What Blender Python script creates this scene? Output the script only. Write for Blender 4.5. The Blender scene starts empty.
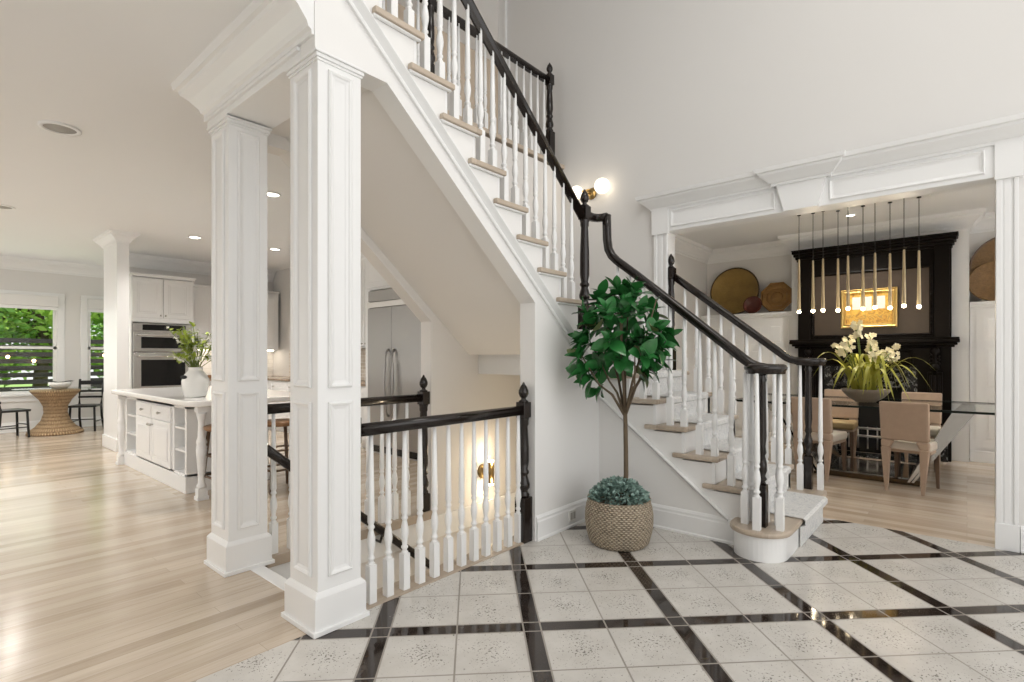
import bpy, bmesh, math, random
from mathutils import Vector, Matrix
random.seed(7)
sc = bpy.context.scene
COL = sc.collection
PI = math.pi
# ------------------------------------------------------------------ camera constants
F, HY, H = 526.2, 357.1, 1.24
YAW = math.atan2(0.6541, 0.7564)

# ------------------------------------------------------------------ materials
def nodes_of(name):
    m = bpy.data.materials.new(name); m.use_nodes = True
    nt = m.node_tree; b = nt.nodes['Principled BSDF']
    return m, nt, b
def mat(name, col, rough=.5, metal=0., bump=0., bscale=60., var=0., vscale=6., spec=.5, emit=None, estr=0., trans=0., ior=1.45, coat=0.):
    m, nt, b = nodes_of(name)
    b.inputs['Base Color'].default_value = (*col, 1)
    b.inputs['Roughness'].default_value = rough
    b.inputs['Metallic'].default_value = metal
    b.inputs['Specular IOR Level'].default_value = spec
    b.inputs['IOR'].default_value = ior
    b.inputs['Transmission Weight'].default_value = trans
    b.inputs['Coat Weight'].default_value = coat
    if emit:
        b.inputs['Emission Color'].default_value = (*emit, 1)
        b.inputs['Emission Strength'].default_value = estr
    tc = nt.nodes.new('ShaderNodeTexCoord')
    if var:
        n = nt.nodes.new('ShaderNodeTexNoise'); n.inputs['Scale'].default_value = vscale; n.inputs['Detail'].default_value = 4
        nt.links.new(tc.outputs['Object'], n.inputs['Vector'])
        mx = nt.nodes.new('ShaderNodeMix'); mx.data_type = 'RGBA'
        mx.inputs['A'].default_value = (*[max(0, c*(1-var)) for c in col], 1)
        mx.inputs['B'].default_value = (*[min(1, c*(1+var)) for c in col], 1)
        nt.links.new(n.outputs['Fac'], mx.inputs['Factor'])
        nt.links.new(mx.outputs['Result'], b.inputs['Base Color'])
    if bump:
        n = nt.nodes.new('ShaderNodeTexNoise'); n.inputs['Scale'].default_value = bscale; n.inputs['Detail'].default_value = 3
        nt.links.new(tc.outputs['Object'], n.inputs['Vector'])
        bp = nt.nodes.new('ShaderNodeBump'); bp.inputs['Strength'].default_value = bump; bp.inputs['Distance'].default_value = .01
        nt.links.new(n.outputs['Fac'], bp.inputs['Height']); nt.links.new(bp.outputs['Normal'], b.inputs['Normal'])
    return m

class NT:
    """tiny expression helper for shader maths"""
    def __init__(s, nt): s.nt = nt
    def math(s, op, a, b=None, c=None):
        n = s.nt.nodes.new('ShaderNodeMath'); n.operation = op
        for i, v in enumerate((a, b, c)):
            if v is None: continue
            if isinstance(v, (int, float)): n.inputs[i].default_value = v
            else: s.nt.links.new(v, n.inputs[i])
        return n.outputs[0]
    def mix(s, fac, a, b):
        n = s.nt.nodes.new('ShaderNodeMix'); n.data_type = 'RGBA'
        for k, v in (('Factor', fac), ('A', a), ('B', b)):
            if isinstance(v, tuple): n.inputs[k].default_value = (*v, 1) if len(v) == 3 else v
            elif isinstance(v, (int, float)): n.inputs[k].default_value = v
            else: s.nt.links.new(v, n.inputs[k])
        return n.outputs['Result']
    def noise(s, vec, scale, detail=3, rough=.5, dist=0.):
        n = s.nt.nodes.new('ShaderNodeTexNoise')
        n.inputs['Scale'].default_value = scale; n.inputs['Detail'].default_value = detail
        n.inputs['Roughness'].default_value = rough; n.inputs['Distortion'].default_value = dist
        s.nt.links.new(vec, n.inputs['Vector']); return n.outputs['Fac']
    def voro(s, vec, scale):
        n = s.nt.nodes.new('ShaderNodeTexVoronoi'); n.inputs['Scale'].default_value = scale
        s.nt.links.new(vec, n.inputs['Vector']); return n
    def ramp(s, fac, stops):
        n = s.nt.nodes.new('ShaderNodeValToRGB'); e = n.color_ramp.elements
        while len(e) < len(stops): e.new(.5)
        for i, (p, c) in enumerate(stops):
            e[i].position = p; e[i].color = (*c, 1)
        s.nt.links.new(fac, n.inputs[0]); return n.outputs[0]
    def scale(s, vec, sx, sy, sz):
        n = s.nt.nodes.new('ShaderNodeMapping'); n.inputs['Scale'].default_value = (sx, sy, sz)
        s.nt.links.new(vec, n.inputs['Vector']); return n.outputs[0]
    def link(s, a, b): s.nt.links.new(a, b)

TP, TA0, TB0, TW = .6848, -.4186, 2.4074, .080
def tile_material():
    m, nt, bs = nodes_of('tile_with_marble_bands'); e = NT(nt)
    tc = nt.nodes.new('ShaderNodeTexCoord'); P = tc.outputs['Object']
    sp = nt.nodes.new('ShaderNodeSeparateXYZ'); e.link(P, sp.inputs[0]); X, Y = sp.outputs[0], sp.outputs[1]
    r = math.sqrt(.5)
    a = e.math('MULTIPLY', e.math('SUBTRACT', X, Y), r); b = e.math('MULTIPLY', e.math('ADD', X, Y), r)
    def fold(v, o):
        u = e.math('DIVIDE', e.math('SUBTRACT', v, o), TP)
        fr = e.math('FRACT', u)
        d = e.math('MULTIPLY', e.math('MINIMUM', fr, e.math('SUBTRACT', 1., fr)), TP)  # distance to the band centre
        return d, u
    da, ua = fold(a, TA0); db, ub = fold(b, TB0)
    def near(d, c, w): return e.math('LESS_THAN', e.math('ABSOLUTE', e.math('SUBTRACT', d, c)), w)
    g = .0040
    gm = near(da, TW/2, g)
    for q in (near(da, TP/2, g), near(db, TW/2, g), near(db, TP/2, g)): gm = e.math('MAXIMUM', gm, q)
    band = e.math('MAXIMUM', e.math('LESS_THAN', da, TW/2), e.math('LESS_THAN', db, TW/2))
    # marble
    n1 = e.noise(P, 9, 6, .6, 1.2)
    marble = e.ramp(n1, [(.3, (.012, .009, .008)), (.55, (.035, .025, .02)), (.72, (.06, .045, .036)), (.8, (.03, .022, .018))])
    # tile: pits cluster near each tile's middle
    n2 = e.noise(P, 7, 5, .6)
    base = e.ramp(n2, [(.25, (.53, .505, .468)), (.75, (.64, .618, .582))])
    ca = e.math('SUBTRACT', e.math('MULTIPLY', e.math('ABSOLUTE', e.math('SUBTRACT', da, TP/4+.02)), 1.), 0.)
    cb = e.math('ABSOLUTE', e.math('SUBTRACT', db, TP/4+.02))
    rad = e.math('SQRT', e.math('ADD', e.math('MULTIPLY', ca, ca), e.math('MULTIPLY', cb, cb)))
    centre = e.math('SUBTRACT', 1., e.math('DIVIDE', rad, .15))
    pn = e.noise(P, 95, 2.5, .6, .4)
    big = e.noise(P, 8, 2)
    thr = e.math('ADD', e.math('ADD', .328, e.math('MULTIPLY', e.math('MAXIMUM', centre, 0.), .10)), e.math('MULTIPLY', e.math('SUBTRACT', big, .5), .20))
    pit = e.math('LESS_THAN', pn, thr)
    base = e.mix(e.math('MULTIPLY', pit, .9), base, (.17, .155, .135))
    col = e.mix(band, base, marble)
    col = e.mix(gm, col, (.29, .265, .235))
    e.link(col, bs.inputs['Base Color'])
    rg = e.math('ADD', e.math('MULTIPLY', band, -.19), .25)
    rg = e.math('MAXIMUM', rg, e.math('MULTIPLY', gm, .7))
    e.link(rg, bs.inputs['Roughness'])
    bp = nt.nodes.new('ShaderNodeBump'); bp.inputs['Strength'].default_value = .25; bp.inputs['Distance'].default_value = .003
    hgt = e.math('SUBTRACT', 1., e.math('MAXIMUM', gm, e.math('MULTIPLY', pit, .5)))
    e.link(hgt, bp.inputs['Height']); e.link(bp.outputs['Normal'], bs.inputs['Normal'])
    return m

def plank_material(name, along, c1, c2, c3, rough=.3, bw=1.6, bh=.083):
    m, nt, bs = nodes_of(name); e = NT(nt)
    tc = nt.nodes.new('ShaderNodeTexCoord'); P = tc.outputs['Object']
    mp = nt.nodes.new('ShaderNodeMapping'); e.link(P, mp.inputs['Vector'])
    if along == 'y': mp.inputs['Rotation'].default_value = (0, 0, PI/2)
    V = mp.outputs[0]
    br = nt.nodes.new('ShaderNodeTexBrick')
    br.inputs['Color1'].default_value = (0, 0, 0, 1); br.inputs['Color2'].default_value = (1, 1, 1, 1)
    br.inputs['Mortar'].default_value = (.5, .5, .5, 1)
    br.inputs['Scale'].default_value = 1.; br.inputs['Mortar Size'].default_value = .0012; br.inputs['Brick Width'].default_value = bw
    br.inputs['Row Height'].default_value = bh; br.offset = .37; br.offset_frequency = 3
    e.link(V, br.inputs['Vector'])
    rnd = br.outputs['Color']
    gr = e.noise(e.scale(V, 1.2, 22, 1), 3., 5, .6, .4)
    bl = e.noise(e.scale(V, .5, 7, 1), 1.3, 2)
    fac = e.math('ADD', e.math('MULTIPLY', rnd, .35), e.math('ADD', e.math('MULTIPLY', gr, .42), e.math('MULTIPLY', bl, .42)))
    col = e.ramp(fac, [(.28, c1), (.52, c2), (.8, c3)])
    col = e.mix(e.math('MULTIPLY', br.outputs['Fac'], .35), col, tuple(c*.45 for c in c1))
    e.link(col, bs.inputs['Base Color'])
    bs.inputs['Roughness'].default_value = rough
    bp = nt.nodes.new('ShaderNodeBump'); bp.inputs['Strength'].default_value = .12; bp.inputs['Distance'].default_value = .002
    e.link(e.math('SUBTRACT', gr, br.outputs['Fac']), bp.inputs['Height']); e.link(bp.outputs['Normal'], bs.inputs['Normal'])
    return m

def weave_material(name, ca, cb, sx, sz):
    """basket weave in angle / height coordinates of the object"""
    m, nt, bs = nodes_of(name); e = NT(nt)
    tc = nt.nodes.new('ShaderNodeTexCoord'); P = tc.outputs['Object']
    sp = nt.nodes.new('ShaderNodeSeparateXYZ'); e.link(P, sp.inputs[0])
    ang = e.math('ARCTAN2', sp.outputs[1], sp.outputs[0])
    u = e.math('MULTIPLY', ang, sx); v = e.math('MULTIPLY', sp.outputs[2], sz)
    row = e.math('FLOOR', v)
    uu = e.math('ADD', u, e.math('MULTIPLY', e.math('MODULO', row, 2.), PI))
    wv = e.math('MULTIPLY', e.math('ADD', e.math('SINE', uu), 1.), .5)
    wr = e.math('ABSOLUTE', e.math('SINE', e.math('MULTIPLY', v, PI)))
    hgt = e.math('MULTIPLY', wv, wr)
    nz = e.noise(P, 40, 3)
    col = e.ramp(e.math('ADD', e.math('MULTIPLY', hgt, .62), e.math('MULTIPLY', nz, .55)), [(.15, tuple(c*.3 for c in ca)), (.45, ca), (.9, cb)])
    e.link(col, bs.inputs['Base Color']); bs.inputs['Roughness'].default_value = .8
    bp = nt.nodes.new('ShaderNodeBump'); bp.inputs['Strength'].default_value = .9; bp.inputs['Distance'].default_value = .012
    e.link(hgt, bp.inputs['Height']); e.link(bp.outputs['Normal'], bs.inputs['Normal'])
    return m

def brick_material(name, c1, c2, mortar, w, h, rough=.5):
    m, nt, bs = nodes_of(name); e = NT(nt)
    tc = nt.nodes.new('ShaderNodeTexCoord')
    mp = nt.nodes.new('ShaderNodeMapping'); mp.inputs['Rotation'].default_value = (PI/2, 0, PI/2)
    sp = nt.nodes.new('ShaderNodeSeparateXYZ'); cb = nt.nodes.new('ShaderNodeCombineXYZ')
    e.link(tc.outputs['Object'], sp.inputs[0]); e.link(e.math('ADD', sp.outputs[0], sp.outputs[1]), cb.inputs[0]); e.link(sp.outputs[2], cb.inputs[1])
    br = nt.nodes.new('ShaderNodeTexBrick')
    for k, v in (('Color1', c1), ('Color2', c2), ('Mortar', mortar)): br.inputs[k].default_value = (*v, 1)
    br.inputs['Scale'].default_value = 1.; br.inputs['Mortar Size'].default_value = .006
    br.inputs['Brick Width'].default_value = w; br.inputs['Row Height'].default_value = h
    e.link(cb.outputs[0], br.inputs['Vector']); e.link(br.outputs['Color'], bs.inputs['Base Color'])
    bs.inputs['Roughness'].default_value = rough
    return m

M = {}
M['white'] = mat('gloss_white_paint', (.82, .825, .825), .30)
M['wall'] = mat('warm_grey_wall_paint', (.72, .71, .695), .6, bump=.03, bscale=120)
M['stairwall'] = mat('pale_stair_paint', (.80, .795, .785), .5, bump=.02, bscale=120)
M['well'] = mat('stairwell_wall_paint', (.73, .71, .685), .6, bump=.03, bscale=120)
M['upstairs'] = mat('upstairs_beige_paint', (.60, .50, .395), .6, bump=.03, bscale=120)
M['ceil'] = mat('flat_ceiling_paint', (.81, .82, .83), .75, bump=.03, bscale=150)
M['tile'] = tile_material()
M['oak'] = plank_material('bleached_oak_planks', 'x', (.36, .285, .21), (.50, .412, .32), (.63, .545, .45), .17)
M['oak2'] = plank_material('bleached_oak_planks_dining', 'y', (.42, .33, .24), (.585, .475, .365), (.72, .61, .49), .18)
M['tread'] = plank_material('oak_tread', 'x', (.34, .275, .21), (.43, .355, .28), (.52, .44, .355), .35, 3., .2)
M['dark'] = mat('espresso_stain', (.013, .0085, .007), .17, var=.3, vscale=20, spec=.6)
M['runner'] = None
def runner_material():
    m, nt, bs = nodes_of('pale_grey_patterned_runner'); e = NT(nt)
    tc = nt.nodes.new('ShaderNodeTexCoord'); P = tc.outputs['Object']
    n = e.noise(P, 14, 5, .6, 2.); n2 = e.noise(P, 160, 2)
    col = e.ramp(n, [(.35, (.60, .60, .59)), (.5, (.72, .715, .70)), (.56, (.50, .51, .52)), (.62, (.72, .715, .70))])
    e.link(col, bs.inputs['Base Color']); bs.inputs['Roughness'].default_value = .95
    bp = nt.nodes.new('ShaderNodeBump'); bp.inputs['Strength'].default_value = .4; bp.inputs['Distance'].default_value = .004
    e.link(n2, bp.inputs['Height']); e.link(bp.outputs['Normal'], bs.inputs['Normal'])
    return m
M['runner'] = runner_material()
M['palebrass'] = mat('satin_pale_brass', (.66, .55, .36), .42, .75)
M['brass'] = mat('aged_brass', (.42, .29, .12), .3, 1., var=.15)
M['goldleaf'] = mat('gilt_wood', (.60, .40, .13), .38, .8, bump=.3, bscale=70)
M['globe'] = mat('lit_opal_glass', (1, .95, .85), .3, emit=(1, .86, .66), estr=1.7)
M['lampdot'] = mat('lit_pendant_tip', (1, .95, .85), .3, emit=(1, .82, .55), estr=22.)
M['down'] = mat('lit_downlight_lens', (1, 1, .95), .3, emit=(1, .93, .82), estr=9.)
M['undercab'] = mat('lit_strip_lens', (1, 1, .95), .3, emit=(1, .90, .75), estr=7.)
M['basket'] = weave_material('seagrass_weave', (.39, .315, .225), (.67, .58, .455), 46, 80)
M['wicker'] = weave_material('wicker_weave', (.40, .26, .14), (.62, .45, .28), 60, 18)
M['leaf'] = mat('glossy_rubber_leaf', (.026, .15, .036), .22, var=.55, vscale=9, spec=.6)
M['leafpale'] = mat('leaf_underside', (.16, .20, .07), .5, var=.3)
M['bark'] = mat('brown_bark', (.12, .088, .056), .8, bump=.6, bscale=50, var=.3)
M['dusty'] = mat('dusty_blue_green_leaf', (.24, .35, .31), .6, var=.75, vscale=45)
M['steel'] = mat('brushed_stainless', (.40, .39, .38), .34, 1., var=.06, vscale=2.)
M['ovensteel'] = mat('bright_stainless', (.66, .65, .63), .26, 1.)
M['steeld'] = mat('dark_stainless', (.36, .35, .34), .3, 1.)
M['blackglass'] = mat('black_glass', (.01, .01, .01), .06)
M['nickel'] = mat('satin_nickel', (.55, .53, .5), .3, 1.)
M['ceramic'] = mat('white_glazed_ceramic', (.84, .84, .82), .18)
M['quartz'] = mat('white_quartz', (.82, .81, .79), .14, var=.04, vscale=3)
M['granite'] = mat('brown_granite', (.28, .21, .15), .25, var=.5, vscale=60)
M['subway'] = brick_material('white_tile_backsplash', (.84, .82, .78), (.80, .78, .74), (.74, .72, .68), .16, .08, .2)
M['rubble'] = brick_material('tumbled_stone_backsplash', (.72, .66, .58), (.58, .51, .43), (.80, .77, .72), .15, .055, .6)
M['taupe'] = mat('taupe_upholstery', (.46, .345, .26), .8, bump=.25, bscale=350, var=.08, vscale=20)
M['cushion'] = mat('pale_seat_cushion', (.66, .60, .52), .85, bump=.25, bscale=350)
M['chairleg'] = mat('brown_wood_leg', (.155, .10, .065), .4, var=.2)
M['mustard'] = mat('tan_seat_fabric', (.52, .37, .19), .85, bump=.2, bscale=350)
M['ebony'] = mat('black_carved_wood', (.006, .0042, .0032), .42, var=.4, vscale=12, spec=.12)
M['ebonypanel'] = mat('dark_leathered_panel', (.060, .044, .032), .40, bump=.12, bscale=14, var=.35, vscale=4, spec=.3)
M['blackmarble'] = None
def bm_mat():
    m, nt, bs = nodes_of('black_marble'); e = NT(nt)
    tc = nt.nodes.new('ShaderNodeTexCoord'); P = tc.outputs['Object']
    n = e.noise(P, 5, 8, .62, 2.2)
    col = e.ramp(n, [(.42, (.012, .012, .012)), (.50, (.02, .02, .02)), (.53, (.30, .30, .29)), (.56, (.02, .02, .02))])
    e.link(col, bs.inputs['Base Color']); bs.inputs['Roughness'].default_value = .08
    return m
M['blackmarble'] = bm_mat()
M['soot'] = mat('soot_black', (.012, .011, .010), .9)
M['glass'] = mat('clear_glass', (.93, .97, .95), .02, trans=1., ior=1.45)
def pane_mat():
    m = bpy.data.materials.new('thin_window_glass'); m.use_nodes = True; nt = m.node_tree; nt.nodes.clear()
    o = nt.nodes.new('ShaderNodeOutputMaterial'); t = nt.nodes.new('ShaderNodeBsdfTransparent'); g = nt.nodes.new('ShaderNodeBsdfGlossy')
    g.inputs['Roughness'].default_value = .02; fr = nt.nodes.new('ShaderNodeFresnel'); fr.inputs['IOR'].default_value = 1.25
    mx = nt.nodes.new('ShaderNodeMixShader'); t.inputs[0].default_value = (.95, .97, .96, 1)
    ge = nt.nodes.new('ShaderNodeNewGeometry'); e = NT(nt); nt.links.new(e.math('MULTIPLY', fr.outputs[0], e.math('SUBTRACT', 1., ge.outputs['Backfacing'])), mx.inputs[0]); nt.links.new(t.outputs[0], mx.inputs[1]); nt.links.new(g.outputs[0], mx.inputs[2]); nt.links.new(mx.outputs[0], o.inputs[0])
    return m
M['pane'] = pane_mat()
M['tableglass'] = pane_mat(); M['tableglass'].name = 'table_glass'; M['tableglass'].node_tree.nodes['Fresnel'].inputs['IOR'].default_value = 1.12
M['glassedge'] = mat('dark_green_glass_edge', (.010, .016, .014), .3, spec=.2)
M['bronze'] = mat('dark_bronze', (.10, .065, .035), .22, .7)
M['mirror'] = mat('polished_grey_metal', (.55, .53, .50), .12, 1.)
M['copperplate'] = mat('embossed_copper', (.25, .14, .05), .40, .75, bump=.9, bscale=26, var=.4, vscale=9)
M['brassplate'] = mat('hammered_brass', (.27, .175, .055), .45, .7, bump=.5, bscale=40, var=.4, vscale=6)
M['redplate'] = mat('dark_red_lacquer', (.085, .02, .014), .25, bump=.5, bscale=40)
M['tan'] = mat('tan_woven_cane', (.20, .115, .045), .6, bump=.8, bscale=60, var=.35, vscale=30)
M['bowl'] = mat('grey_brown_stoneware', (.28, .235, .19), .5, var=.2, vscale=12, bump=.2, bscale=40)
M['soil'] = mat('dark_moss', (.06, .05, .03), .95, bump=.6, bscale=60)
M['orchidleaf'] = mat('yellow_green_strap_leaf', (.42, .42, .06), .4, var=.4, vscale=8)
M['petal'] = mat('cream_petal', (.86, .80, .58), .6, var=.1)
M['stem'] = mat('green_stem', (.16, .22, .05), .5)
M['vineleaf'] = mat('fresh_lime_leaf', (.38, .48, .07), .5, var=.35, vscale=12)
M['blossom'] = mat('white_blossom', (.86, .86, .80), .6)
M['blackchair'] = mat('black_painted_wood', (.012, .013, .014), .3)
M['shade'] = mat('white_roller_fabric', (.74, .735, .72), .9)
M['fence'] = mat('dark_stained_slats', (.022, .019, .020), .7, var=.35, vscale=6)
M['grassm'] = mat('lawn_green', (.16, .26, .07), .9, var=.4, vscale=8)
M['treeleaf'] = mat('painted_sunlit_leaf', (.36, .58, .10), .5, var=.6, vscale=1.6)  # lighter copy of the leaf, sunlight put into the colour
M['treeleaf2'] = mat('painted_shaded_leaf', (.20, .42, .08), .5, var=.6, vscale=1.6)  # darker copy of the leaf, shade put into the colour
M['bulb'] = mat('lit_string_bulb', (1, .85, .6), .3, emit=(1, .62, .3), estr=14.)
M['wire'] = mat('black_wire', (.01, .01, .01), .5)
M['speaker'] = mat('grey_speaker_mesh', (.42, .41, .39), .7, bump=.4, bscale=500)
M['outlet'] = mat('white_plastic', (.78, .78, .76), .4)
M['darkvoid'] = mat('dark_slot', (.02, .02, .02), .6)
M['stool'] = mat('brown_stool_wood', (.26, .135, .06), .4, var=.2)
M['sash'] = mat('white_window_sash', (.82, .82, .81), .4)
def painting_material():
    m, nt, bs = nodes_of('yellow_room_painting'); e = NT(nt)
    tc = nt.nodes.new('ShaderNodeTexCoord'); P = tc.outputs['Object']
    sp = nt.nodes.new('ShaderNodeSeparateXYZ'); e.link(P, sp.inputs[0]); Y, Z = sp.outputs[1], sp.outputs[2]
    n = e.noise(P, 16, 4, .6, .8)
    base = e.ramp(n, [(.3, (.25, .10, .02)), (.45, (.62, .33, .05)), (.6, (.78, .50, .09)), (.75, (.55, .42, .16))])
    def rect(y, z, w, h):
        return e.math('MULTIPLY', e.math('LESS_THAN', e.math('ABSOLUTE', e.math('SUBTRACT', Y, y)), w), e.math('LESS_THAN', e.math('ABSOLUTE', e.math('SUBTRACT', Z, z)), h))
    w = e.math('MAXIMUM', rect(.13, .07, .045, .08), e.math('MAXIMUM', rect(0., .06, .035, .09), rect(-.13, .07, .045, .08)))
    w = e.math('MULTIPLY', w, e.math('ADD', .55, e.math('MULTIPLY', n, .6)))
    w = e.math('MINIMUM', w, 1.)
    col = e.mix(w, base, (.82, .80, .74))
    dk = e.math('MULTIPLY', e.math('LESS_THAN', Z, -.08), e.math('GREATER_THAN', n, .55))
    col = e.mix(e.math('MULTIPLY', dk, .6), col, (.30, .14, .04))
    e.link(col, bs.inputs['Base Color']); bs.inputs['Roughness'].default_value = .45
    return m
M['painting'] = painting_material()

# ------------------------------------------------------------------ mesh builder
ORG = {}
class MB:
    def __init__(s): s.v = []; s.f = []; s.mi = []; s.sm = []
    def add(s, vs, fs, smooth=False, mi=0):
        o = len(s.v); s.v += [tuple(map(float, q)) for q in vs]
        for q in fs: s.f.append([i+o for i in q]); s.mi.append(mi); s.sm.append(smooth)
        return s
    def box(s, x0, x1, y0, y1, z0, z1, mi=0):
        vs = [(x, y, z) for x in (x0, x1) for y in (y0, y1) for z in (z0, z1)]
        return s.add(vs, [(0, 1, 3, 2), (4, 6, 7, 5), (0, 4, 5, 1), (2, 3, 7, 6), (0, 2, 6, 4), (1, 5, 7, 3)], mi=mi)
    def hexa(s, bot, top, mi=0, smooth=False):
        n = len(bot)
        fs = [tuple(range(n)), tuple(range(n, 2*n))] + [(i, (i+1) % n, n+(i+1) % n, n+i) for i in range(n)]
        return s.add(list(bot)+list(top), fs, mi=mi, smooth=smooth)
    def prism(s, poly, axis, a, b, mi=0):
        def mk(p, t): return {'x': (t, p[0], p[1]), 'y': (p[0], t, p[1]), 'z': (p[0], p[1], t)}[axis]
        return s.hexa([mk(p, a) for p in poly], [mk(p, b) for p in poly], mi)
    def lathe(s, prof, cx=0, cy=0, seg=16, z0=0, smooth=True, mi=0, sx=1, sy=1):
        vs = []; fs = []
        for r, z in prof:
            for k in range(seg):
                t = 2*PI*k/seg; vs.append((cx+sx*r*math.cos(t), cy+sy*r*math.sin(t), z0+z))
        for i in range(len(prof)-1):
            for k in range(seg):
                fs.append((i*seg+k, i*seg+(k+1) % seg, (i+1)*seg+(k+1) % seg, (i+1)*seg+k))
        s.add(vs, fs, smooth, mi)
        o = len(s.v)-len(vs)
        for i, r in ((0, prof[0][0]), (len(prof)-1, prof[-1][0])):
            if r > 1e-5: s.f.append([o+i*seg+k for k in range(seg)]); s.mi.append(mi); s.sm.append(False)
        return s
    def ball(s, c, r, seg=12, rings=8, mi=0, sz=1.):
        pr = [(max(1e-6, r*math.sin(PI*i/rings)), -r*sz*math.cos(PI*i/rings)) for i in range(rings+1)]
        return s.lathe(pr, c[0], c[1], seg, c[2], True, mi)
    def sweep(s, prof, pts, closed=False, smooth=True, up=(0, 0, 1), caps=True, mi=0, scales=None):
        pts = [Vector(p) for p in pts]; n = len(pts); k = len(prof); lat = None; vs = []
        U = Vector(up)
        for i, p in enumerate(pts):
            if closed: d0 = (p-pts[i-1]).normalized(); d1 = (pts[(i+1) % n]-p).normalized()
            else:
                d0 = (p-pts[max(i-1, 0)]); d1 = (pts[min(i+1, n-1)]-p)
                if d0.length < 1e-9: d0 = d1
                if d1.length < 1e-9: d1 = d0
                d0 = d0.normalized(); d1 = d1.normalized()
            t = (d0+d1)
            t = d1 if t.length < 1e-6 else t.normalized()
            l = t.cross(U)
            if l.length < .15 and lat is not None: l = lat-t*lat.dot(t)
            elif l.length < 1e-6: l = t.cross(Vector((0, 1, 0)))
            l.normalize(); lat = l; w = l.cross(t).normalized()
            # miter for flat corners
            cs = max(.35, d1.dot(t)); q = 1/cs if abs((d1-d0).dot(l)) > abs((d1-d0).dot(w)) else 1.
            q2 = 1/cs if q == 1. else 1.
            sc_ = scales[i] if scales else 1.
            for a, b in prof: vs.append(p+l*(a*q*sc_)+w*(b*q2*sc_))
        fs = []
        for i in range(n if closed else n-1):
            for j in range(k):
                i2 = (i+1) % n
                fs.append((i*k+j, i*k+(j+1) % k, i2*k+(j+1) % k, i2*k+j))
        if caps and not closed: fs += [tuple(range(k)), tuple((n-1)*k+j for j in range(k))]
        return s.add(vs, fs, smooth, mi)
    def tube(s, pts, r, seg=8, mi=0, scales=None):
        return s.sweep([(r*math.cos(2*PI*j/seg), r*math.sin(2*PI*j/seg)) for j in range(seg)], pts, mi=mi, scales=scales)
    def ring(s, mp, rect, prof, fill=True, mi=0):
        """picture-frame moulding: successive insets (inset, height) of a rectangle"""
        u0, u1, v0, v1 = rect; vs = []; fs = []
        for ins, h in prof:
            for u, v in ((u0+ins, v0+ins), (u1-ins, v0+ins), (u1-ins, v1-ins), (u0+ins, v1-ins)): vs.append(mp(u, v, h))
        for i in range(len(prof)-1):
            for k in range(4): fs.append((i*4+k, i*4+(k+1) % 4, (i+1)*4+(k+1) % 4, (i+1)*4+k))
        if fill: o = (len(prof)-1)*4; fs.append((o, o+1, o+2, o+3))
        return s.add(vs, fs, mi=mi)
    def build(s, name, mt, parent=None, bevel=0., local=False, recalc=True):
        me = bpy.data.meshes.new(name)
        o = (0, 0, 0) if (local or parent is None) else ORG.get(parent.name, (0, 0, 0))
        me.from_pydata([(x-o[0], y-o[1], z-o[2]) for x, y, z in s.v], [], s.f)
        ob = bpy.data.objects.new(name, me); COL.objects.link(ob)
        for q in (mt if isinstance(mt, (list, tuple)) else [mt]): me.materials.append(q)
        me.polygons.foreach_set('material_index', s.mi); me.polygons.foreach_set('use_smooth', s.sm)
        if recalc:
            bm = bmesh.new(); bm.from_mesh(me); bmesh.ops.recalc_face_normals(bm, faces=bm.faces[:]); bm.to_mesh(me); bm.free()
        if parent is not None:
            ob.parent = parent; ORG[ob.name] = o
        if bevel:
            b = ob.modifiers.new('Bevel', 'BEVEL'); b.width = bevel; b.segments = 2; b.limit_method = 'ANGLE'; b.angle_limit = math.radians(50)
        return ob

def tag(o, label=None, cat=None, group=None, kind=None):
    if label: o['label'] = label
    if cat: o['category'] = cat
    if group: o['group'] = group
    if kind: o['kind'] = kind
    return o
def thing(name, label, cat, loc=(0, 0, 0), group=None, rz=0., kind='thing'):
    o = bpy.data.objects.new(name, None); COL.objects.link(o); o.location = loc; o.rotation_euler[2] = rz
    o.empty_display_size = .05
    ORG[o.name] = tuple(loc)
    return tag(o, label, cat, group, kind)
def struct(mb, name, mt, label, bevel=0.):
    return tag(mb.build(name, mt, bevel=bevel), label, None, None, 'structure')
def dup(root, loc, rz, label, group=None):
    r = root.copy(); COL.objects.link(r); r.location = loc; r.rotation_euler[2] = rz; r['label'] = label
    if group: r['group'] = group
    for ch in list(root.children):
        c = ch.copy(); COL.objects.link(c); c.parent = r
        for g in list(ch.children):
            d = g.copy(); COL.objects.link(d); d.parent = c
    return r
def frame_ring(w=.03, d=.012):  # raised picture moulding with a flat field at surface level
    return [(0, .0005), (0, d*.55), (w*.22, d), (w*.45, d*.75), (w*.6, d*.35), (w, .0012)]
RAISED = [(0, 0.), (.006, -.006), (.02, -.006), (.05, .004), (.055, .004)]   # raised door panel

# ------------------------------------------------------------------ stair numbers
R = .1835
def up_x(k): return 3.325-(k-9)*.2175         # nosing front of upper treads (rising towards -x)
def lo_y(k): return .832+(k-1)*.2150           # nosing front of lower treads (rising towards +y)
ZC = 2.88
YS = 2.20                                      # plane of the stair side wall
XS = 3.60                                      # plane of the lower flight's side
XW = 4.65                                      # plane of the dining opening wall

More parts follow.
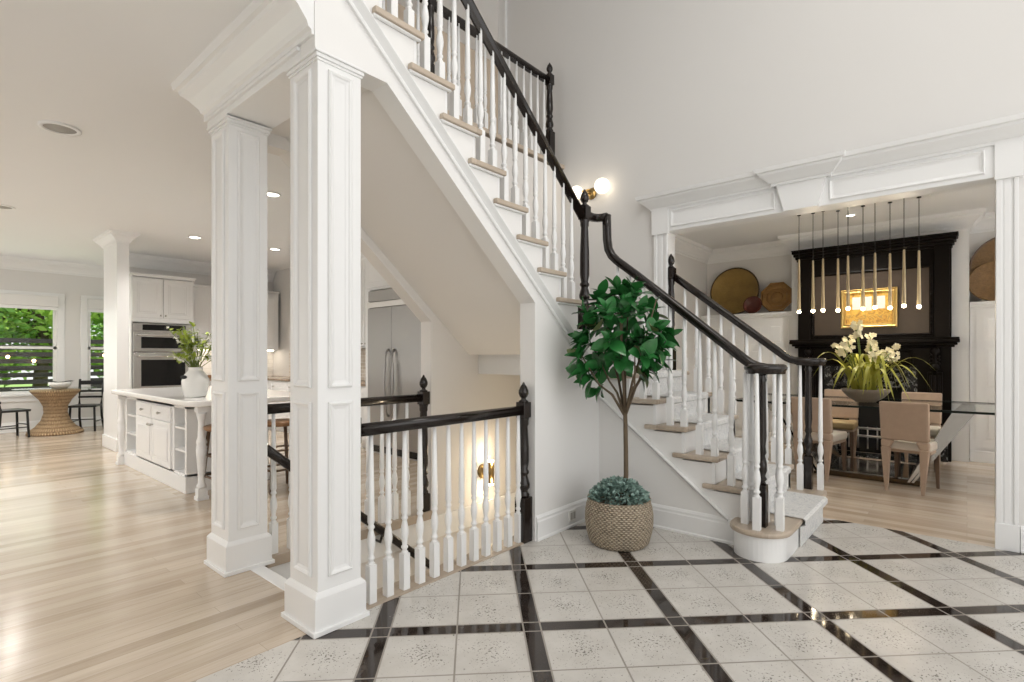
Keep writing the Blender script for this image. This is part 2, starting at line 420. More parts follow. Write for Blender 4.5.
# ------------------------------------------------------------------ floors
struct(MB().prism([(-2.2, -3.2), (XW, -3.2), (XW, 2.235), (-2.2, 2.235)], 'z', -.06, 0), 'floor', M['tile'], 'pale pitted tile foyer floor with crossing dark marble bands')
struct(MB().prism([(-3.3, 2.235), (1.36, 2.235), (1.36, 3.34), (4.65, 3.34), (4.65, 12.0), (-3.3, 12.0)], 'z', -.06, 0), 'floor', M['oak'], 'light oak plank floor running from the columns into the kitchen')
struct(MB().prism([(XW, -2.6), (8.6, -2.6), (8.6, 3.25), (XW, 3.25)], 'z', -.06, 0), 'floor', M['oak2'], 'light oak plank floor of the dining room')
struct(MB().box(1.0, 4.65, 2.3, 3.4, -2.9, -2.8), 'floor', M['oak'], 'basement floor at the foot of the descending stairs')
# ------------------------------------------------------------------ ceilings
struct(MB().prism([(-3.3, 2.33), (1.3, 2.33), (1.3, 3.43), (4.65, 3.43), (4.65, 12.0), (-3.3, 12.0)], 'z', ZC, ZC+.1), 'ceiling', M['ceil'], 'flat white ceiling over the kitchen and breakfast room')
struct(MB().box(XW+.15, 8.6, -2.6, 3.3, 2.95, 3.05), 'ceiling', M['ceil'], 'white dining room ceiling')
struct(MB().box(-3.3, 6.8, -3.2, 5.5, 5.6, 5.7), 'ceiling', M['ceil'], 'high white ceiling over the two-storey foyer')
# ------------------------------------------------------------------ walls
# stair side wall: everything between the arch-like opening and the treads of the upper flight
poly = [(2.781, 0), (XS, 0), (XS, 8*R-.02)]
for k in range(9, 18):
    xf = up_x(k)-.042
    poly += [(xf, (k-1)*R-.03 if k > 9 else 8*R-.02), (xf, k*R-.03)]
poly += [(up_x(18)-.042, 17*R-.03), (up_x(18)-.042, 18*R), (1.20, 18*R), (1.20, 2.615), (1.586, 2.615), (2.781, 1.607)]
struct(MB().prism(poly, 'y', YS, YS+.13), 'wall_stair', M['stairwall'], 'white side wall of the upper stair flight with sloping opening')
# lower flight side wall (x = XS)
poly = [(.93, 0), (2.37, 0), (2.37, 8*R-.04), (lo_y(8)+.042, 8*R-.04)]
for k in range(7, 1, -1):
    poly += [(lo_y(k+1)+.042, k*R-.035), (lo_y(k)+.042, k*R-.035)]
poly += [(lo_y(2)+.042, R-.04), (.93, R-.04)]
struct(MB().prism(poly, 'x', XS, XS+.12), 'wall_stair_lower', M['stairwall'], 'white side wall under the lower stair flight')
# wall behind the stairwell
poly = [(4.65, -2.8), (1.36, -2.8), (1.36, -.03), (2.81, -.03), (2.81, 1.53), (1.62, 2.565), (1.3, 2.565), (1.3, 3.24), (4.65, 3.24)]
struct(MB().prism(poly, 'y', 3.30, 3.43), 'wall_stairwell', M['well'], 'greige wall at the back of the stairwell')
struct(MB().box(1.36, 4.65, 2.27, 2.36, -2.8, -.05), 'wall_well_front', M['well'], 'basement stair wall under the front guard railing')
struct(MB().box(1.25, 1.36, 2.36, 3.30, -2.8, -.19), 'wall_well_end', M['well'], 'basement stair wall below the top step')
# dining opening wall
poly = [(-3.2, 0), (-.15, 0), (-.15, 2.42), (2.10, 2.42), (2.10, -2.8), (10.2, -2.8), (10.2, 3.0), (4.22, 3.0), (4.22, 5.6), (-3.2, 5.6)]
struct(MB().prism(poly, 'x', XW, XW+.15), 'wall_right', M['wall'], 'tall greige foyer wall with the dining room opening')
struct(MB().box(-3.3, 1.19, YS, YS+.13, ZC, 5.6), 'wall_foyer', M['wall'], 'upper foyer wall above the open left room')
struct(MB().box(-2.35, -2.2, -3.2, 2.33, 0, 5.6), 'wall_foyer_blocker', M['wall'], 'unseen foyer wall added to block light from the left')  # out of view, added to keep side light off the columns
# beam over the two columns
mb = MB().box(1.20, 1.46, 2.335, 3.47, 2.62, ZC)
mb.box(1.185, 1.475, 2.335, 3.485, 2.655, 2.675)
struct(mb, 'trim_1', M['white'], 'white beam spanning the two square columns', bevel=.003)
# crown on the beam
CROWN = [(0, 0), (.012, 0), (.014, .02), (.028, .028), (.035, .05), (.075, .10), (.115, .135), (.12, .155), (.14, .16), (.15, .20), (0, .20)]
def crown(path, z0, closed=False, sc_=1., flip=1):
    """crown moulding swept round a horizontal path; it projects to the left of travel when flip = 1"""
    m_ = MB()
    m_.sweep([(-a*sc_*flip, b*sc_) for a, b in CROWN], [(x, y, z0) for x, y in path], closed=closed, smooth=False)
    return m_
struct(crown([(1.20, YS+.006), (1.20, 3.47), (1.46, 3.47)], ZC-.2), 'trim_2', M['white'], 'deep white crown moulding along the column beam')
# kitchen and breakfast walls
WY = 11.9
W1 = (-.95, 1.735, .62, 2.24); W2 = (2.155, 3.15, .62, 2.24)
def wall_with_holes_y(name, y0, y1, x0, x1, z0, z1, holes, mt, label):
    m_ = MB(); xs = sorted(holes); cx_ = x0
    for (a, b, c, d) in xs:
        m_.box(cx_, a, y0, y1, z0, z1); m_.box(a, b, y0, y1, z0, c); m_.box(a, b, y0, y1, d, z1); cx_ = b
    m_.box(cx_, x1, y0, y1, z0, z1)
    return struct(m_, name, mt, label)
wall_with_holes_y('wall_back', WY, WY+.15, -3.3, 4.8, 0, ZC, [W1, W2], M['wall'], 'grey breakfast room wall with two windows')
struct(MB().box(2.21, 4.65, 10.1, 10.25, 0, ZC), 'wall_kitchen', M['wall'], 'kitchen wall behind the oven cabinet')
m_ = MB(); cy = 2.33
for a, b in ((3.2, 5.4), (6.0, 8.2), (8.8, 11.2)):
    m_.box(-3.45, -3.3, cy, a, 0, ZC); m_.box(-3.45, -3.3, a, b, 0, .5); m_.box(-3.45, -3.3, a, b, 2.4, ZC); cy = b
m_.box(-3.45, -3.3, cy, WY+.15, 0, ZC)
struct(m_, 'wall_left', M['wall'], 'left room wall with tall openings added to let daylight in')  # openings are made up to bring daylight into the left room
# dining room walls
DX = 8.55
struct(MB().box(DX, DX+.1, -2.6, 3.3, 0, 2.95), 'wall_dining_back', M['wall'], 'dining room back wall behind the black mantelpiece')
struct(MB().box(XW+.15, DX, 3.2, 3.3, 0, 2.95), 'wall_dining_left', M['wall'], 'left dining room wall beside the stairs')
m_ = MB().box(XW+.15, 5.4, -2.7, -2.6, 0, 2.95).box(7.9, DX, -2.7, -2.6, 0, 2.95).box(5.4, 7.9, -2.7, -2.6, 0, .5).box(5.4, 7.9, -2.7, -2.6, 2.5, 2.95)
struct(m_, 'wall_dining_right', M['wall'], 'right dining room wall with a window')
struct(MB().box(8.24, DX, -.02, 1.88, 0, 2.95), 'wall_chimney', M['white'], 'white chimney breast behind the black mantelpiece')
struct(crown([(XW+.15, 3.2), (DX, 3.2), (DX, 1.88), (8.24, 1.88), (8.24, -.02), (DX, -.02), (DX, -2.6)], 2.75, flip=-1), 'trim_3', M['white'], 'white crown moulding round the dining room')
# upstairs hall
mb = MB().box(1.2, 6.8, 3.40, 5.4, 3.06, 3.27); mb.box(4.8, 6.8, 3.31, 3.40, 3.06, 3.27)
struct(mb, 'floor', M['ceil'], 'upstairs landing slab behind the balcony railing')
struct(MB().box(1.2, 4.65, 3.27, 5.3, 3.262, 3.302), 'trim_4', M['tread'], 'oak nosing and boards at the edge of the upstairs landing', bevel=.006)
struct(MB().box(-1, 6.8, 5.3, 5.4, 3.3, 5.6).box(6.7, 6.8, 4.0, 5.3, 3.3, 5.6), 'wall_upstairs', M['upstairs'], 'beige upstairs hall wall beyond the balcony')
mb = MB().box(4.625, 4.65, 4.10, 4.22, 3.30, 5.5).box(4.615, 4.65, 4.095, 4.12, 3.30, 5.5)
struct(mb, 'trim_5', M['white'], 'white upstairs door casing', bevel=.003)
# crown kitchen / breakfast
struct(crown([(4.6, WY), (-3.3, WY)], ZC-.2, flip=1), 'trim_6', M['white'], 'white crown moulding above the breakfast windows')
struct(crown([(4.64, 10.1), (2.21, 10.1), (2.21, 10.25)], ZC-.2, flip=1), 'trim_7', M['white'], 'white crown moulding above the oven wall')

# ------------------------------------------------------------------ baseboards
BASEP = [(0, 0), (.022, 0), (.022, .012), (.016, .02), (.016, .125), (.012, .135), (.012, .15), (.004, .165), (0, .168)]
def baseboard(path, name, label, flip=1):
    m_ = MB(); m_.sweep([(a*flip, b) for a, b in BASEP], [(x, y, 0) for x, y in path], smooth=False)
    return struct(m_, name, M['white'], label)
baseboard([(2.79, YS), (XS, YS), (XS, .98)], 'baseboard_stair', 'white baseboard under the stairs behind the potted tree')
baseboard([(XW, -.258), (XW, -3.2)], 'baseboard_right', 'white baseboard right of the dining opening', 1)
baseboard([(-3.3, WY), (4.6, WY)], 'baseboard_back', 'white baseboard under the breakfast windows', 1)
baseboard([(2.72, 3.30), (4.6, 3.30)], 'baseboard_well', 'white skirt on the stairwell wall', 1) if False else None
# diagonal trims on the stair walls
def diag_band(pts_lo, pts_hi, plane, pos, out, name, label):
    m_ = MB()
    (a0, b0), (a1, b1) = pts_lo; (c0, d0), (c1, d1) = pts_hi
    def P(u, v, o): return (u, pos+out*o, v) if plane == 'y' else (pos+out*o, u, v)
    prof = [(0, 0), (0, .016), (.14, .020), (.24, .020), (.27, .004), (.36, .004), (.90, .040), (1., .040), (1., 0)]
    rows = []
    for (l, h) in (((a0, b0), (c0, d0)), ((a1, b1), (c1, d1))):
        rows.append([P(l[0]+(h[0]-l[0])*t, l[1]+(h[1]-l[1])*t, o) for t, o in prof])
    k = len(prof)
    m_.add(rows[0]+rows[1], [(i, (i+1) % k, k+(i+1) % k, k+i) for i in range(k)]+[tuple(range(k)), tuple(range(k, 2*k))])
    return struct(m_, name, M['white'], label)
s_ = .8437
def zl(x): return 2.91-(x-1.35)*s_
diag_band([(1.21, zl(1.21)), (3.58, zl(3.58))], [(1.21, zl(1.21)+.078), (3.58, zl(3.58)+.078)], 'y', YS, -1, 'trim_8', 'white raking moulding under the upper stair treads')
diag_band([(1.20, .14), (2.19, .915)], [(1.20, .168), (2.19, .943)], 'x', XS, -1, 'trim_9', 'thin raking moulding on the lower stair side')
# soffit under the upper flight and landing
mb = MB().prism([(1.45, 2.645), (1.6, 2.645), (3.24, 1.262), (3.36, 1.262), (3.36, 1.33), (3.27, 1.33), (1.62, 2.72), (1.45, 2.72)], 'y', YS+.13, 3.30)
struct(mb, 'ceiling', M['well'], 'sloping plaster soffit under the upper stair flight')

# ------------------------------------------------------------------ dining opening header and casings
def casing(y0, y1, z1, name, label):
    m_ = MB(); x = XW
    m_.box(x-.022, x, y0, y1, 0, z1)
    w = y1-y0
    m_.box(x-.032, x-.02, y0, y0+.022, 0, z1).box(x-.032, x-.02, y1-.03, y1, 0, z1)
    m_.box(x-.027, x-.02, y0+w*.36, y0+w*.64, 0, z1)
    m_.box(x-.034, x, y0-.004, y1+.004, 0, .17)
    struct(m_, name, M['white'], label, bevel=.003)
casing(2.10, 2.232, 2.40, 'trim_10', 'white casing left of the dining opening')
casing(-.248, -.141, 2.40, 'trim_11', 'white casing right of the dining opening')
mb = MB()
mb.box(XW-.03, XW, -.26, 2.235, 2.408, 2.66)
mb.box(XW-.045, XW, 2.085, 2.245, 2.385, 2.66).box(XW-.045, XW, -.268, -.135, 2.385, 2.66)
mb.box(XW-.028, XW+.15, -.15, 2.10, 2.404, 2.43)
mpx = lambda u, v, h: (XW-.03-h, u, v)
for a, b in ((1.175, 2.065), (-.09, .795)):
    mb.ring(mpx, (a, b, 2.435, 2.592), frame_ring(.03, .014), fill=False)
# keystone
mb.hexa([(XW-.068, .865, 2.402), (XW-.068, 1.105, 2.402), (XW, 1.105, 2.402), (XW, .865, 2.402)], [(XW-.068, .80, 2.66), (XW-.068, 1.17, 2.66), (XW, 1.17, 2.66), (XW, .80, 2.66)])
HC = [(0, 0), (.014, 0), (.016, .018), (.03, .024), (.055, .05), (.088, .078), (.093, .095), (.112, .10), (.122, .13), (0, .13)]
pth = [(XW, 2.245), (XW-.03, 2.245), (XW-.03, 1.18), (XW-.068, 1.18), (XW-.068, .79), (XW-.03, .79), (XW-.03, -.268), (XW, -.268)]
mb.sweep([(a, b) for a, b in HC], [(x, y, 2.612) for x, y in pth], smooth=False)
mb.box(XW-.05, XW, -.25, 2.24, 2.63, 2.74)
struct(mb, 'trim_12', M['white'], 'white paneled header with keystone and cornice over the dining opening')
# jamb lining
struct(MB().box(XW, XW+.15, -.16, -.143, 0, 2.40).box(XW+.15, XW+.17, -.26, -.143, 0, 2.5), 'trim_13', M['white'], 'white jamb lining of the dining opening')

# ------------------------------------------------------------------ columns
def column(x0, y0, label, loc):
    t = thing('square_column', label, 'column', loc, 'paneled square columns')
    w, d = .262, .29
    b = MB().box(x0, x0+w, y0, y0+d, 0, .165)
    b.hexa([(x0, y0, .165), (x0+w, y0, .165), (x0+w, y0+d, .165), (x0, y0+d, .165)], [(x0+.018, y0+.016, .187), (x0+w-.018, y0+.016, .187), (x0+w-.018, y0+d-.016, .187), (x0+.018, y0+d-.016, .187)])
    b.box(x0-.012, x0+w+.012, y0-.012, y0+d+.012, 0, .022)
    b.build('base', M['white'], t, bevel=.003)
    sx0, sx1, sy0, sy1 = x0+.02, x0+w-.02, y0+.016, y0+d-.018
    s = MB().box(sx0, sx1, sy0, sy1, .17, 2.612).build('shaft', M['white'], t, bevel=.003)
    for nm, zz in (('lower_panel', (.245, 1.035)), ('upper_panel', (1.10, 2.545))):
        q = MB(); fr = frame_ring(.034, .014)
        q.ring(lambda u, v, h: (u, sy0-h, v), (sx0+.05, sx1-.05, *zz), fr, False)
        q.ring(lambda u, v, h: (sx0-h, u, v), (sy0+.05, sy1-.05, *zz), fr, False)
        q.ring(lambda u, v, h: (u, sy1+h, v), (sx0+.05, sx1-.05, *zz), fr, False)
        q.ring(lambda u, v, h: (sx1+h, u, v), (sy0+.05, sy1-.05, *zz), fr, False)
        q.build(nm.replace('lower_', '').replace('upper_', '')+'_moulding', M['white'], t)
    c = MB()
    for e_, za, zb in ((.006, 2.57, 2.582), (.012, 2.582, 2.60), (.02, 2.60, 2.612)):
        c.box(sx0-e_, sx1+e_, sy0-e_, sy1+e_, za, zb)
    c.build('capital', M['white'], t, bevel=.003)
    return t
column(1.19, 2.178, 'nearest white paneled square column beside the tile edge', (1.33, 2.32, 0))
column(1.19, 3.165, 'white paneled square column behind the near one, by the oak floor', (1.33, 3.31, 0))
# kitchen column with capital
t = thing('kitchen_column', 'far white column between breakfast room and oven cabinet', 'column', (1.9, 8.6, 0))
MB().box(1.825, 1.955, 8.40, 9.1, 0, ZC-.002).build('shaft', M['white'], t)
MB().box(1.81, 1.97, 8.385, 9.115, 0, .17).build('base', M['white'], t, bevel=.008)
crown([(1.825, 8.40), (1.825, 9.1), (1.955, 9.1), (1.955, 8.40)], ZC-.14, closed=True, sc_=.7).build('capital', M['white'], t)

# ------------------------------------------------------------------ stairs
def half_round_nosing(m_, axis, f, s, a, b, z, th=.034):
    pass
st = thing('staircase', 'upper stair flight rising left with white risers and oak treads', 'staircase', (3.3, 2.7, 8*R), 'stair flights')
for k in range(9, 19):
    xf = up_x(k); z = k*R+.012
    if k < 18:
        m_ = MB().box(xf-.2475, xf, YS-.002, 3.30, z-.032, z)
        m_.box(xf-.308, xf, YS-.036, YS-.002, z-.032, z)
        m_.box(xf-.31, xf-.015, YS-.024, YS-.001, z-.044, z-.032, mi=1)
        m_.build('tread', [M['tread'], M['white']], st, bevel=.010)
    MB().box(xf-.048, xf-.030, YS-.001, 3.30, z-R, z-.032).build('riser', M['white'], st)
ls = thing('staircase', 'lower stair flight with rounded starting step and pale grey runner', 'staircase', (4.1, .9, 0), 'stair flights')
def arc(cx, cy, r, a0, a1, n): return [(cx+r*math.cos(a0+(a1-a0)*i/n), cy+r*math.sin(a0+(a1-a0)*i/n)) for i in range(n+1)]
for k in range(1, 9):
    yf = lo_y(k); z = k*R+(.012 if 1 < k < 8 else 0)
    if k == 1:
        d = math.radians
        lc = arc(3.535, .985, .180, d(90), d(270), 18); rc = arc(4.725, .985, .155, d(-90), d(90), 12)
        outl = lc+[(3.7, .805), (4.6, .83)]+rc
        MB().prism(outl, 'z', z-.034, z).build('tread', M['tread'], ls, bevel=.012)
        lc = arc(3.535, .985, .155, d(90), d(270), 18); rc = arc(4.725, .985, .127, d(-90), d(90), 12)
        MB().prism(lc+[(3.7, .828), (4.6, .858)]+rc, 'z', 0, z-.034).build('riser', M['white'], ls)
        continue
    if k < 8:
        MB().box(XS-.002, XW+.03, yf, yf+.247, z-.034, z).box(XS-.034, XS-.002, yf, min(yf+.325, YS-.002), z-.034, z).build('tread', M['tread'], ls, bevel=.010)
        MB().box(XS-.001, XW+.02, yf+.03, yf+.05, z-R, z-.034).build('riser', M['white'], ls)
    else:
        MB().box(3.36, XW-.002, yf, 3.30, z-.034, z).build('tread', M['tread'], ls, bevel=.010)
        MB().box(3.36, XW-.002, yf+.06, 3.30, 1.09, z-.034).build('landing_frame', M['white'], ls)
        MB().box(XS+.12, XW-.002, yf+.03, yf+.055, z-R, z-.034).build('riser', M['white'], ls)
# right-hand stringer face toward dining room
poly = [(.93, 0), (2.095, 0), (2.095, 6*R)]
for k in range(6, 1, -1): poly += [(lo_y(k)+.03 if k < 6 else lo_y(6)+.03, k*R-.035), (lo_y(k)+.03, (k-1)*R-.035)]
poly += [(.93, R-.04)]
MB().prism(poly, 'x', XW-.03, XW+.02).build('stringer', M['white'], ls)
# runner
rp = []
for k in range(1, 9):
    yf = lo_y(k) if k > 1 else .80; z = k*R+(.012 if 1 < k < 8 else 0)
    if k == 1: rp += [(.822, .002)]
    rp += [(yf+.022, z-.05), (yf-.008, z-.035), (yf-.010, z-.006), (yf+.004, z+.008)]
    if k < 8: rp += [(lo_y(k+1)+.020, z+.008)]
rp += [(2.45, 8*R+.008)]
m_ = MB(); x0, x1 = 3.82, 4.52
vs = [(x0, y, z) for y, z in rp]+[(x1, y, z) for y, z in rp]; n = len(rp)
m_.add(vs, [(i, i+1, n+i+1, n+i) for i in range(n-1)])
o = m_.build('runner', M['runner'], ls); sm = o.modifiers.new('Solid', 'SOLIDIFY'); sm.thickness = .006; sm.offset = 0
# basement stairs
bs_ = thing('staircase', 'pale carpeted steps going down to the basement behind the guard railing', 'staircase', (1.6, 2.8, 0), 'stair flights')
for k in range(1, 15):
    xf = 1.36+(k-1)*.2175; z = -k*R
    m_ = MB().box(xf+.004, xf+.235, 2.364, 3.28, z-.04, z); m_.box(xf+.01, xf+.03, 2.364, 3.28, z-.04, z+R-.03)
    m_.build('tread', M['runner'], bs_, bevel=.01)
struct(MB().box(1.32, 1.40, 2.43, 3.16, -.03, .004), 'trim_14', M['white'], 'white nosing at the head of the basement stairs', bevel=.006)
struct(MB().box(1.475, 2.785, 2.225, 2.375, -.06, .006), 'trim_15', M['tread'], 'oak strip under the front guard railing', bevel=.004)
struct(MB().box(1.46, 2.80, 3.25, 3.36, -.06, .006), 'trim_16', M['tread'], 'oak strip under the back guard railing', bevel=.004)
struct(MB().box(1.36, 4.64, 3.282, 3.302, -.24, -.06), 'trim_17', M['white'], 'white fascia board along the stairwell edge', bevel=.004)

# ------------------------------------------------------------------ railings
RAILF = [(-.008, -.062), (.008, -.062), (.008, -.030), (.020, -.030), (.022, -.012), (.031, -.002), (.032, .012), (.024, .024), (.010, .030), (-.010, .030), (-.024, .024), (-.032, .012), (-.031, -.002), (-.022, -.012), (-.020, -.030), (-.008, -.030)]
RAILP = [(-.020, -.030), (.020, -.030), (.022, -.012), (.031, -.002), (.032, .012), (.024, .024), (.010, .030), (-.010, .030), (-.024, .024), (-.032, .012), (-.031, -.002), (-.022, -.012)]
BALP = [(.0185, .0), (.0185, .008), (.0125, .014), (.0125, .020), (.019, .028), (.019, .036), (.0125, .044), (.0145, .065), (.0205, .095), (.0215, .115), (.018, .145), (.0125, .170), (.0125, .176), (.0175, .184), (.0175, .192), (.013, .200), (.018, .215)]
def baluster(x, y, z0, z1, parent, hb=.19):
    m_ = MB(); s = .0205
    m_.box(x-s, x+s, y-s, y+s, z0, z0+hb)
    pr = list(BALP); top = z1-(z0+hb)
    if top < .28: f = top/.28*.9; pr = [(r, z*f) for r, z in pr]
    pr += [(.0105, top)]
    m_.lathe(pr, x, y, 10, z0+hb)
    return m_.build('baluster', M['white'], parent)
def newel(x, y, z0, zr, parent, hb=.34, s=.043):
    """turned dark newel: square foot, turned shaft, block at rail height zr, acorn finial"""
    m_ = MB(); m_.box(x-s, x+s, y-s, y+s, z0, z0+hb)
    zb = zr-.055; L = zb-(z0+hb)
    pr = [(.036, 0), (.042, .015), (.030, .03), (.030, .045), (.041, .06), (.043, .085), (.033, .12), (.026, .145), (.037, .16), (.037, .172), (.028, .185), (.037, .24), (.036, L*.62), (.028, L-.06), (.034, L-.045), (.034, L-.02), (.04, L)]
    m_.lathe(pr, x, y, 14, z0+hb)
    q = .037; m_.box(x-q, x+q, y-q, y+q, zb, zr+.05)
    m_.build('newel_post', M['dark'], parent, bevel=.004)
    f = MB(); f.lathe([(.03, 0), (.034, .006), (.018, .016), (.016, .026), (.026, .036), (.034, .056), (.034, .075), (.024, .10), (.011, .118), (.006, .13), (.0, .134)], x, y, 14, zr+.05)
    f.build('finial', M['dark'], parent)
def rail(pts, parent, sc_=1., prof=None):
    return MB().sweep([(a*sc_, b*sc_) for a, b in (prof or RAILP)], pts).build('handrail', M['dark'], parent)
# front guard
g = thing('guard_railing', 'front guard railing beside the tile floor, dark handrail over white balusters', 'railing', (2.1, 2.29, 0), 'guard railings')
rail([(1.435, 2.262, .88), (2.735, 2.262, .884)], g)
newel(2.735, 2.262, .0, .888, g, hb=.30)
MB().box(1.432, 1.448, 2.21, 2.33, .82, .95).build('rosette', M['dark'], g, bevel=.006)
for i in range(12): baluster(1.54+i*.1045, 2.270, .006, .86, g)
# back guard
g = thing('guard_railing', 'rear guard railing on the kitchen side of the stairwell', 'railing', (2.1, 3.305, 0), 'guard railings')
rail([(1.43, 3.305, .915), (2.72, 3.305, .915)], g)
newel(2.735, 3.305, .006, .915, g, hb=.14, s=.038)
for i in range(10): baluster(1.525+i*.116, 3.305, .006, .89, g)
# balcony guard
g = thing('guard_railing', 'upstairs balcony railing with dark rail and newel at the top of the picture', 'railing', (3.6, 3.37, 3.30), 'guard railings')
rail([(1.4, 3.37, 4.19), (4.51, 3.37, 4.19)], g, .9, prof=RAILF)
newel(4.51, 3.37, 3.302, 4.20, g)
newel(2.86, 3.37, 3.302, 4.20, g, s=.05)
x = 1.5
while x < 4.44:
    if abs(x-2.86) > .07: baluster(x, 3.37, 3.302, 4.16, g)
    x += .112
# upper flight railing
def zup(x): return 2.905+(2.75-x)*.835
ur = thing('stair_railing', 'railing of the upper stair flight climbing left from the corner newel', 'railing', (3.4, 2.25, 8*R), 'stair railings')
rail([(3.43, 2.25, zup(3.43)), (1.25, 2.25, zup(1.25))], ur, .86, prof=RAILF)
newel(3.465, 2.25, 8*R-.45, zup(3.40), ur, hb=.62)
for k in range(9, 18):
    for dx in (.040, .148):
        xx = up_x(k)-dx
        if k*R < 3.2: baluster(xx, 2.25, k*R, zup(xx)-.028, ur, hb=.15+(.09 if dx > .1 else 0))
# lower left railing with gooseneck and volute
lr = thing('stair_railing', 'near side railing of the lower stair flight ending in a scrolled volute', 'railing', (3.6, 1.5, 0), 'stair railings')
XL = 3.635
zt = zup(3.40)-.012
pts = [(3.48, 2.25, zt), (3.55, 2.25, zt), (3.595, 2.245, zt), (3.622, 2.225, zt), (XL, 2.19, zt)]
rail_p = pts
gl = [(XL, 2.152, zt+.012), (XL, 2.150, zt-.10), (XL, 2.147, 2.17), (XL, 2.135, 2.09), (XL, 2.105, 2.035), (XL, 2.06, 1.990)]
sl = (2.032-1.221)/(2.103-1.107)
for y in (1.9, 1.6, 1.3, 1.12): gl.append((XL, y, 1.221+(y-1.107)*sl))
gl += [(XL, 1.075, 1.197), (XL, 1.03, 1.178), (XL, .98, 1.168)]
def spiral(cx, cy, r0, r1, a0, a1, z, n=30): return [(cx+(r0+(r1-r0)*i/n)*math.cos(a0+(a1-a0)*i/n), cy+(r0+(r1-r0)*i/n)*math.sin(a0+(a1-a0)*i/n), z) for i in range(n+1)]
CLX, CLY = 3.52, .965
gl += spiral(CLX, CLY, .115, .045, 0, -1.5*2*PI*.92, 1.166)[1:]
m_ = MB().sweep(RAILP, pts+[(XL, 2.152, zt)])
m_.sweep(RAILP, gl); m_.lathe([(.0, 1.137), (.055, 1.137), (.062, 1.15), (.06, 1.18), (.04, 1.196), (0, 1.198)], CLX, CLY, 20)
m_.build('handrail', M['dark'], lr)
def zlow(y):
    if y > 2.1: return 2.02
    return max(1.166, 1.221+(y-1.107)*sl)
for k in range(2, 8):
    for dy in (.045, .150):
        yy = lo_y(k)+dy
        if yy > 2.13: continue
        baluster(XS+.035, yy, k*R, zlow(yy)-.03, lr, hb=.13+(.085 if dy > .1 else 0))
baluster(XS-.02, 2.30, 8*R-.03, zt-.03, lr, hb=.2)
def slim_post(x, y, z0, z1, parent):
    m_ = MB(); m_.box(x-.029, x+.029, y-.029, y+.029, z0, z0+.26)
    L = z1-z0-.26
    m_.lathe([(.028, 0), (.018, .02), (.030, .035), (.019, .055), (.031, .09), (.031, .13), (.018, .18), (.027, .20), (.022, .24), (.028, .3), (.022, L-.06), (.029, L-.04), (.020, L-.02), (.029, L)], x, y, 12, z0+.26)
    m_.build('volute_post', M['dark'], parent)
slim_post(CLX-.006, CLY+.006, R, 1.14, lr)
for a in (176, 258, 318, 98, 55, 8):
    baluster(CLX+.105*math.cos(math.radians(a)), CLY+.105*math.sin(math.radians(a)), R, 1.140, lr, hb=.20)
# lower right railing
rr = thing('stair_railing', 'far side railing of the lower stair flight in front of the dining room', 'railing', (4.7, 1.5, 0), 'stair railings')
XR = 4.675
gl = [(XR, 2.07, 2.0)]
for y in (1.8, 1.5, 1.2, 1.10): gl.append((XR, y, 1.235+(y-1.10)*.79))
gl += [(XR, 1.06, 1.217), (XR, 1.0, 1.205)]
CRX, CRY = 4.78, .965
gl += spiral(CRX, CRY, .105, .045, PI, PI+1.4*2*PI, 1.203)[1:]
m_ = MB().sweep(RAILP, gl); m_.lathe([(.0, 1.173), (.055, 1.173), (.062, 1.186), (.06, 1.215), (.04, 1.232), (0, 1.234)], CRX, CRY, 20)
m_.build('handrail', M['dark'], rr)
newel(4.675, 2.085, 6*R, 2.02, rr, hb=.2, s=.036)
for k in range(2, 7):
    for dy in (.045, .150):
        yy = lo_y(k)+dy
        if yy < 2.03: baluster(XR, yy, k*R, 1.235+(max(yy, 1.1)-1.10)*.79-.03, rr, hb=.13+(.085 if dy > .1 else 0))
slim_post(CRX-.02, CRY, R, 1.18, rr)
for a in (150, 285):
    baluster(4.755+.085*math.cos(math.radians(a)), CRY+.085*math.sin(math.radians(a)), R, 1.178, rr, hb=.20)
# basement wall handrail
hr = thing('wall_handrail', 'dark handrail on wall brackets descending beside the basement steps', 'handrail', (2.0, 3.2, 0))
hp = [(1.425+.12*i, 3.215, .80-(.125+.12*i)*.845) for i in range(0, 15)]
rail(hp, hr, .9)
for xx in (1.9, 2.27, 2.9):
    zz = .80-(xx-1.30)*.845
    b = MB(); b.tube([(xx, 3.295, zz-.085), (xx, 3.23, zz-.085), (xx, 3.205, zz-.03)], .009)
    b.tube([(xx, 3.299, zz-.085), (xx, 3.285, zz-.085)], .032, 14)
    b.build('bracket', M['dark'], hr)

# ------------------------------------------------------------------ potted tree
tx, ty = 3.135, 1.765
pt = thing('potted_tree', 'tall leafy rubber tree in a woven seagrass basket beside the stairs', 'plant', (tx, ty, 0))
prof = [(.0, .0), (.178, .0), (.198, .02), (.215, .08), (.225, .15), (.225, .20), (.217, .255), (.207, .285), (.211, .30), (.201, .302), (.196, .285), (.205, .25), (.19, .25), (0, .25)]
MB().lathe(prof, tx, ty, 48).build('basket', M['basket'], pt)
tk = MB()
tk.tube([(tx+.03, ty-.02, .24), (tx+.045, ty-.03, .45), (tx+.05, ty-.025, .65), (tx+.052, ty-.02, .84), (tx+.053, ty-.018, .92)], .016, 10, scales=[1.1, 1, .95, .9, .85])
rnd = random.Random(11)
right = Vector((.6541, -.7564, 0)); fwd = Vector((.7564, .6541, 0)); base = Vector((tx+.053, ty-.018, 0))
tips = []
top0 = Vector((tx+.053, ty-.018, .90))
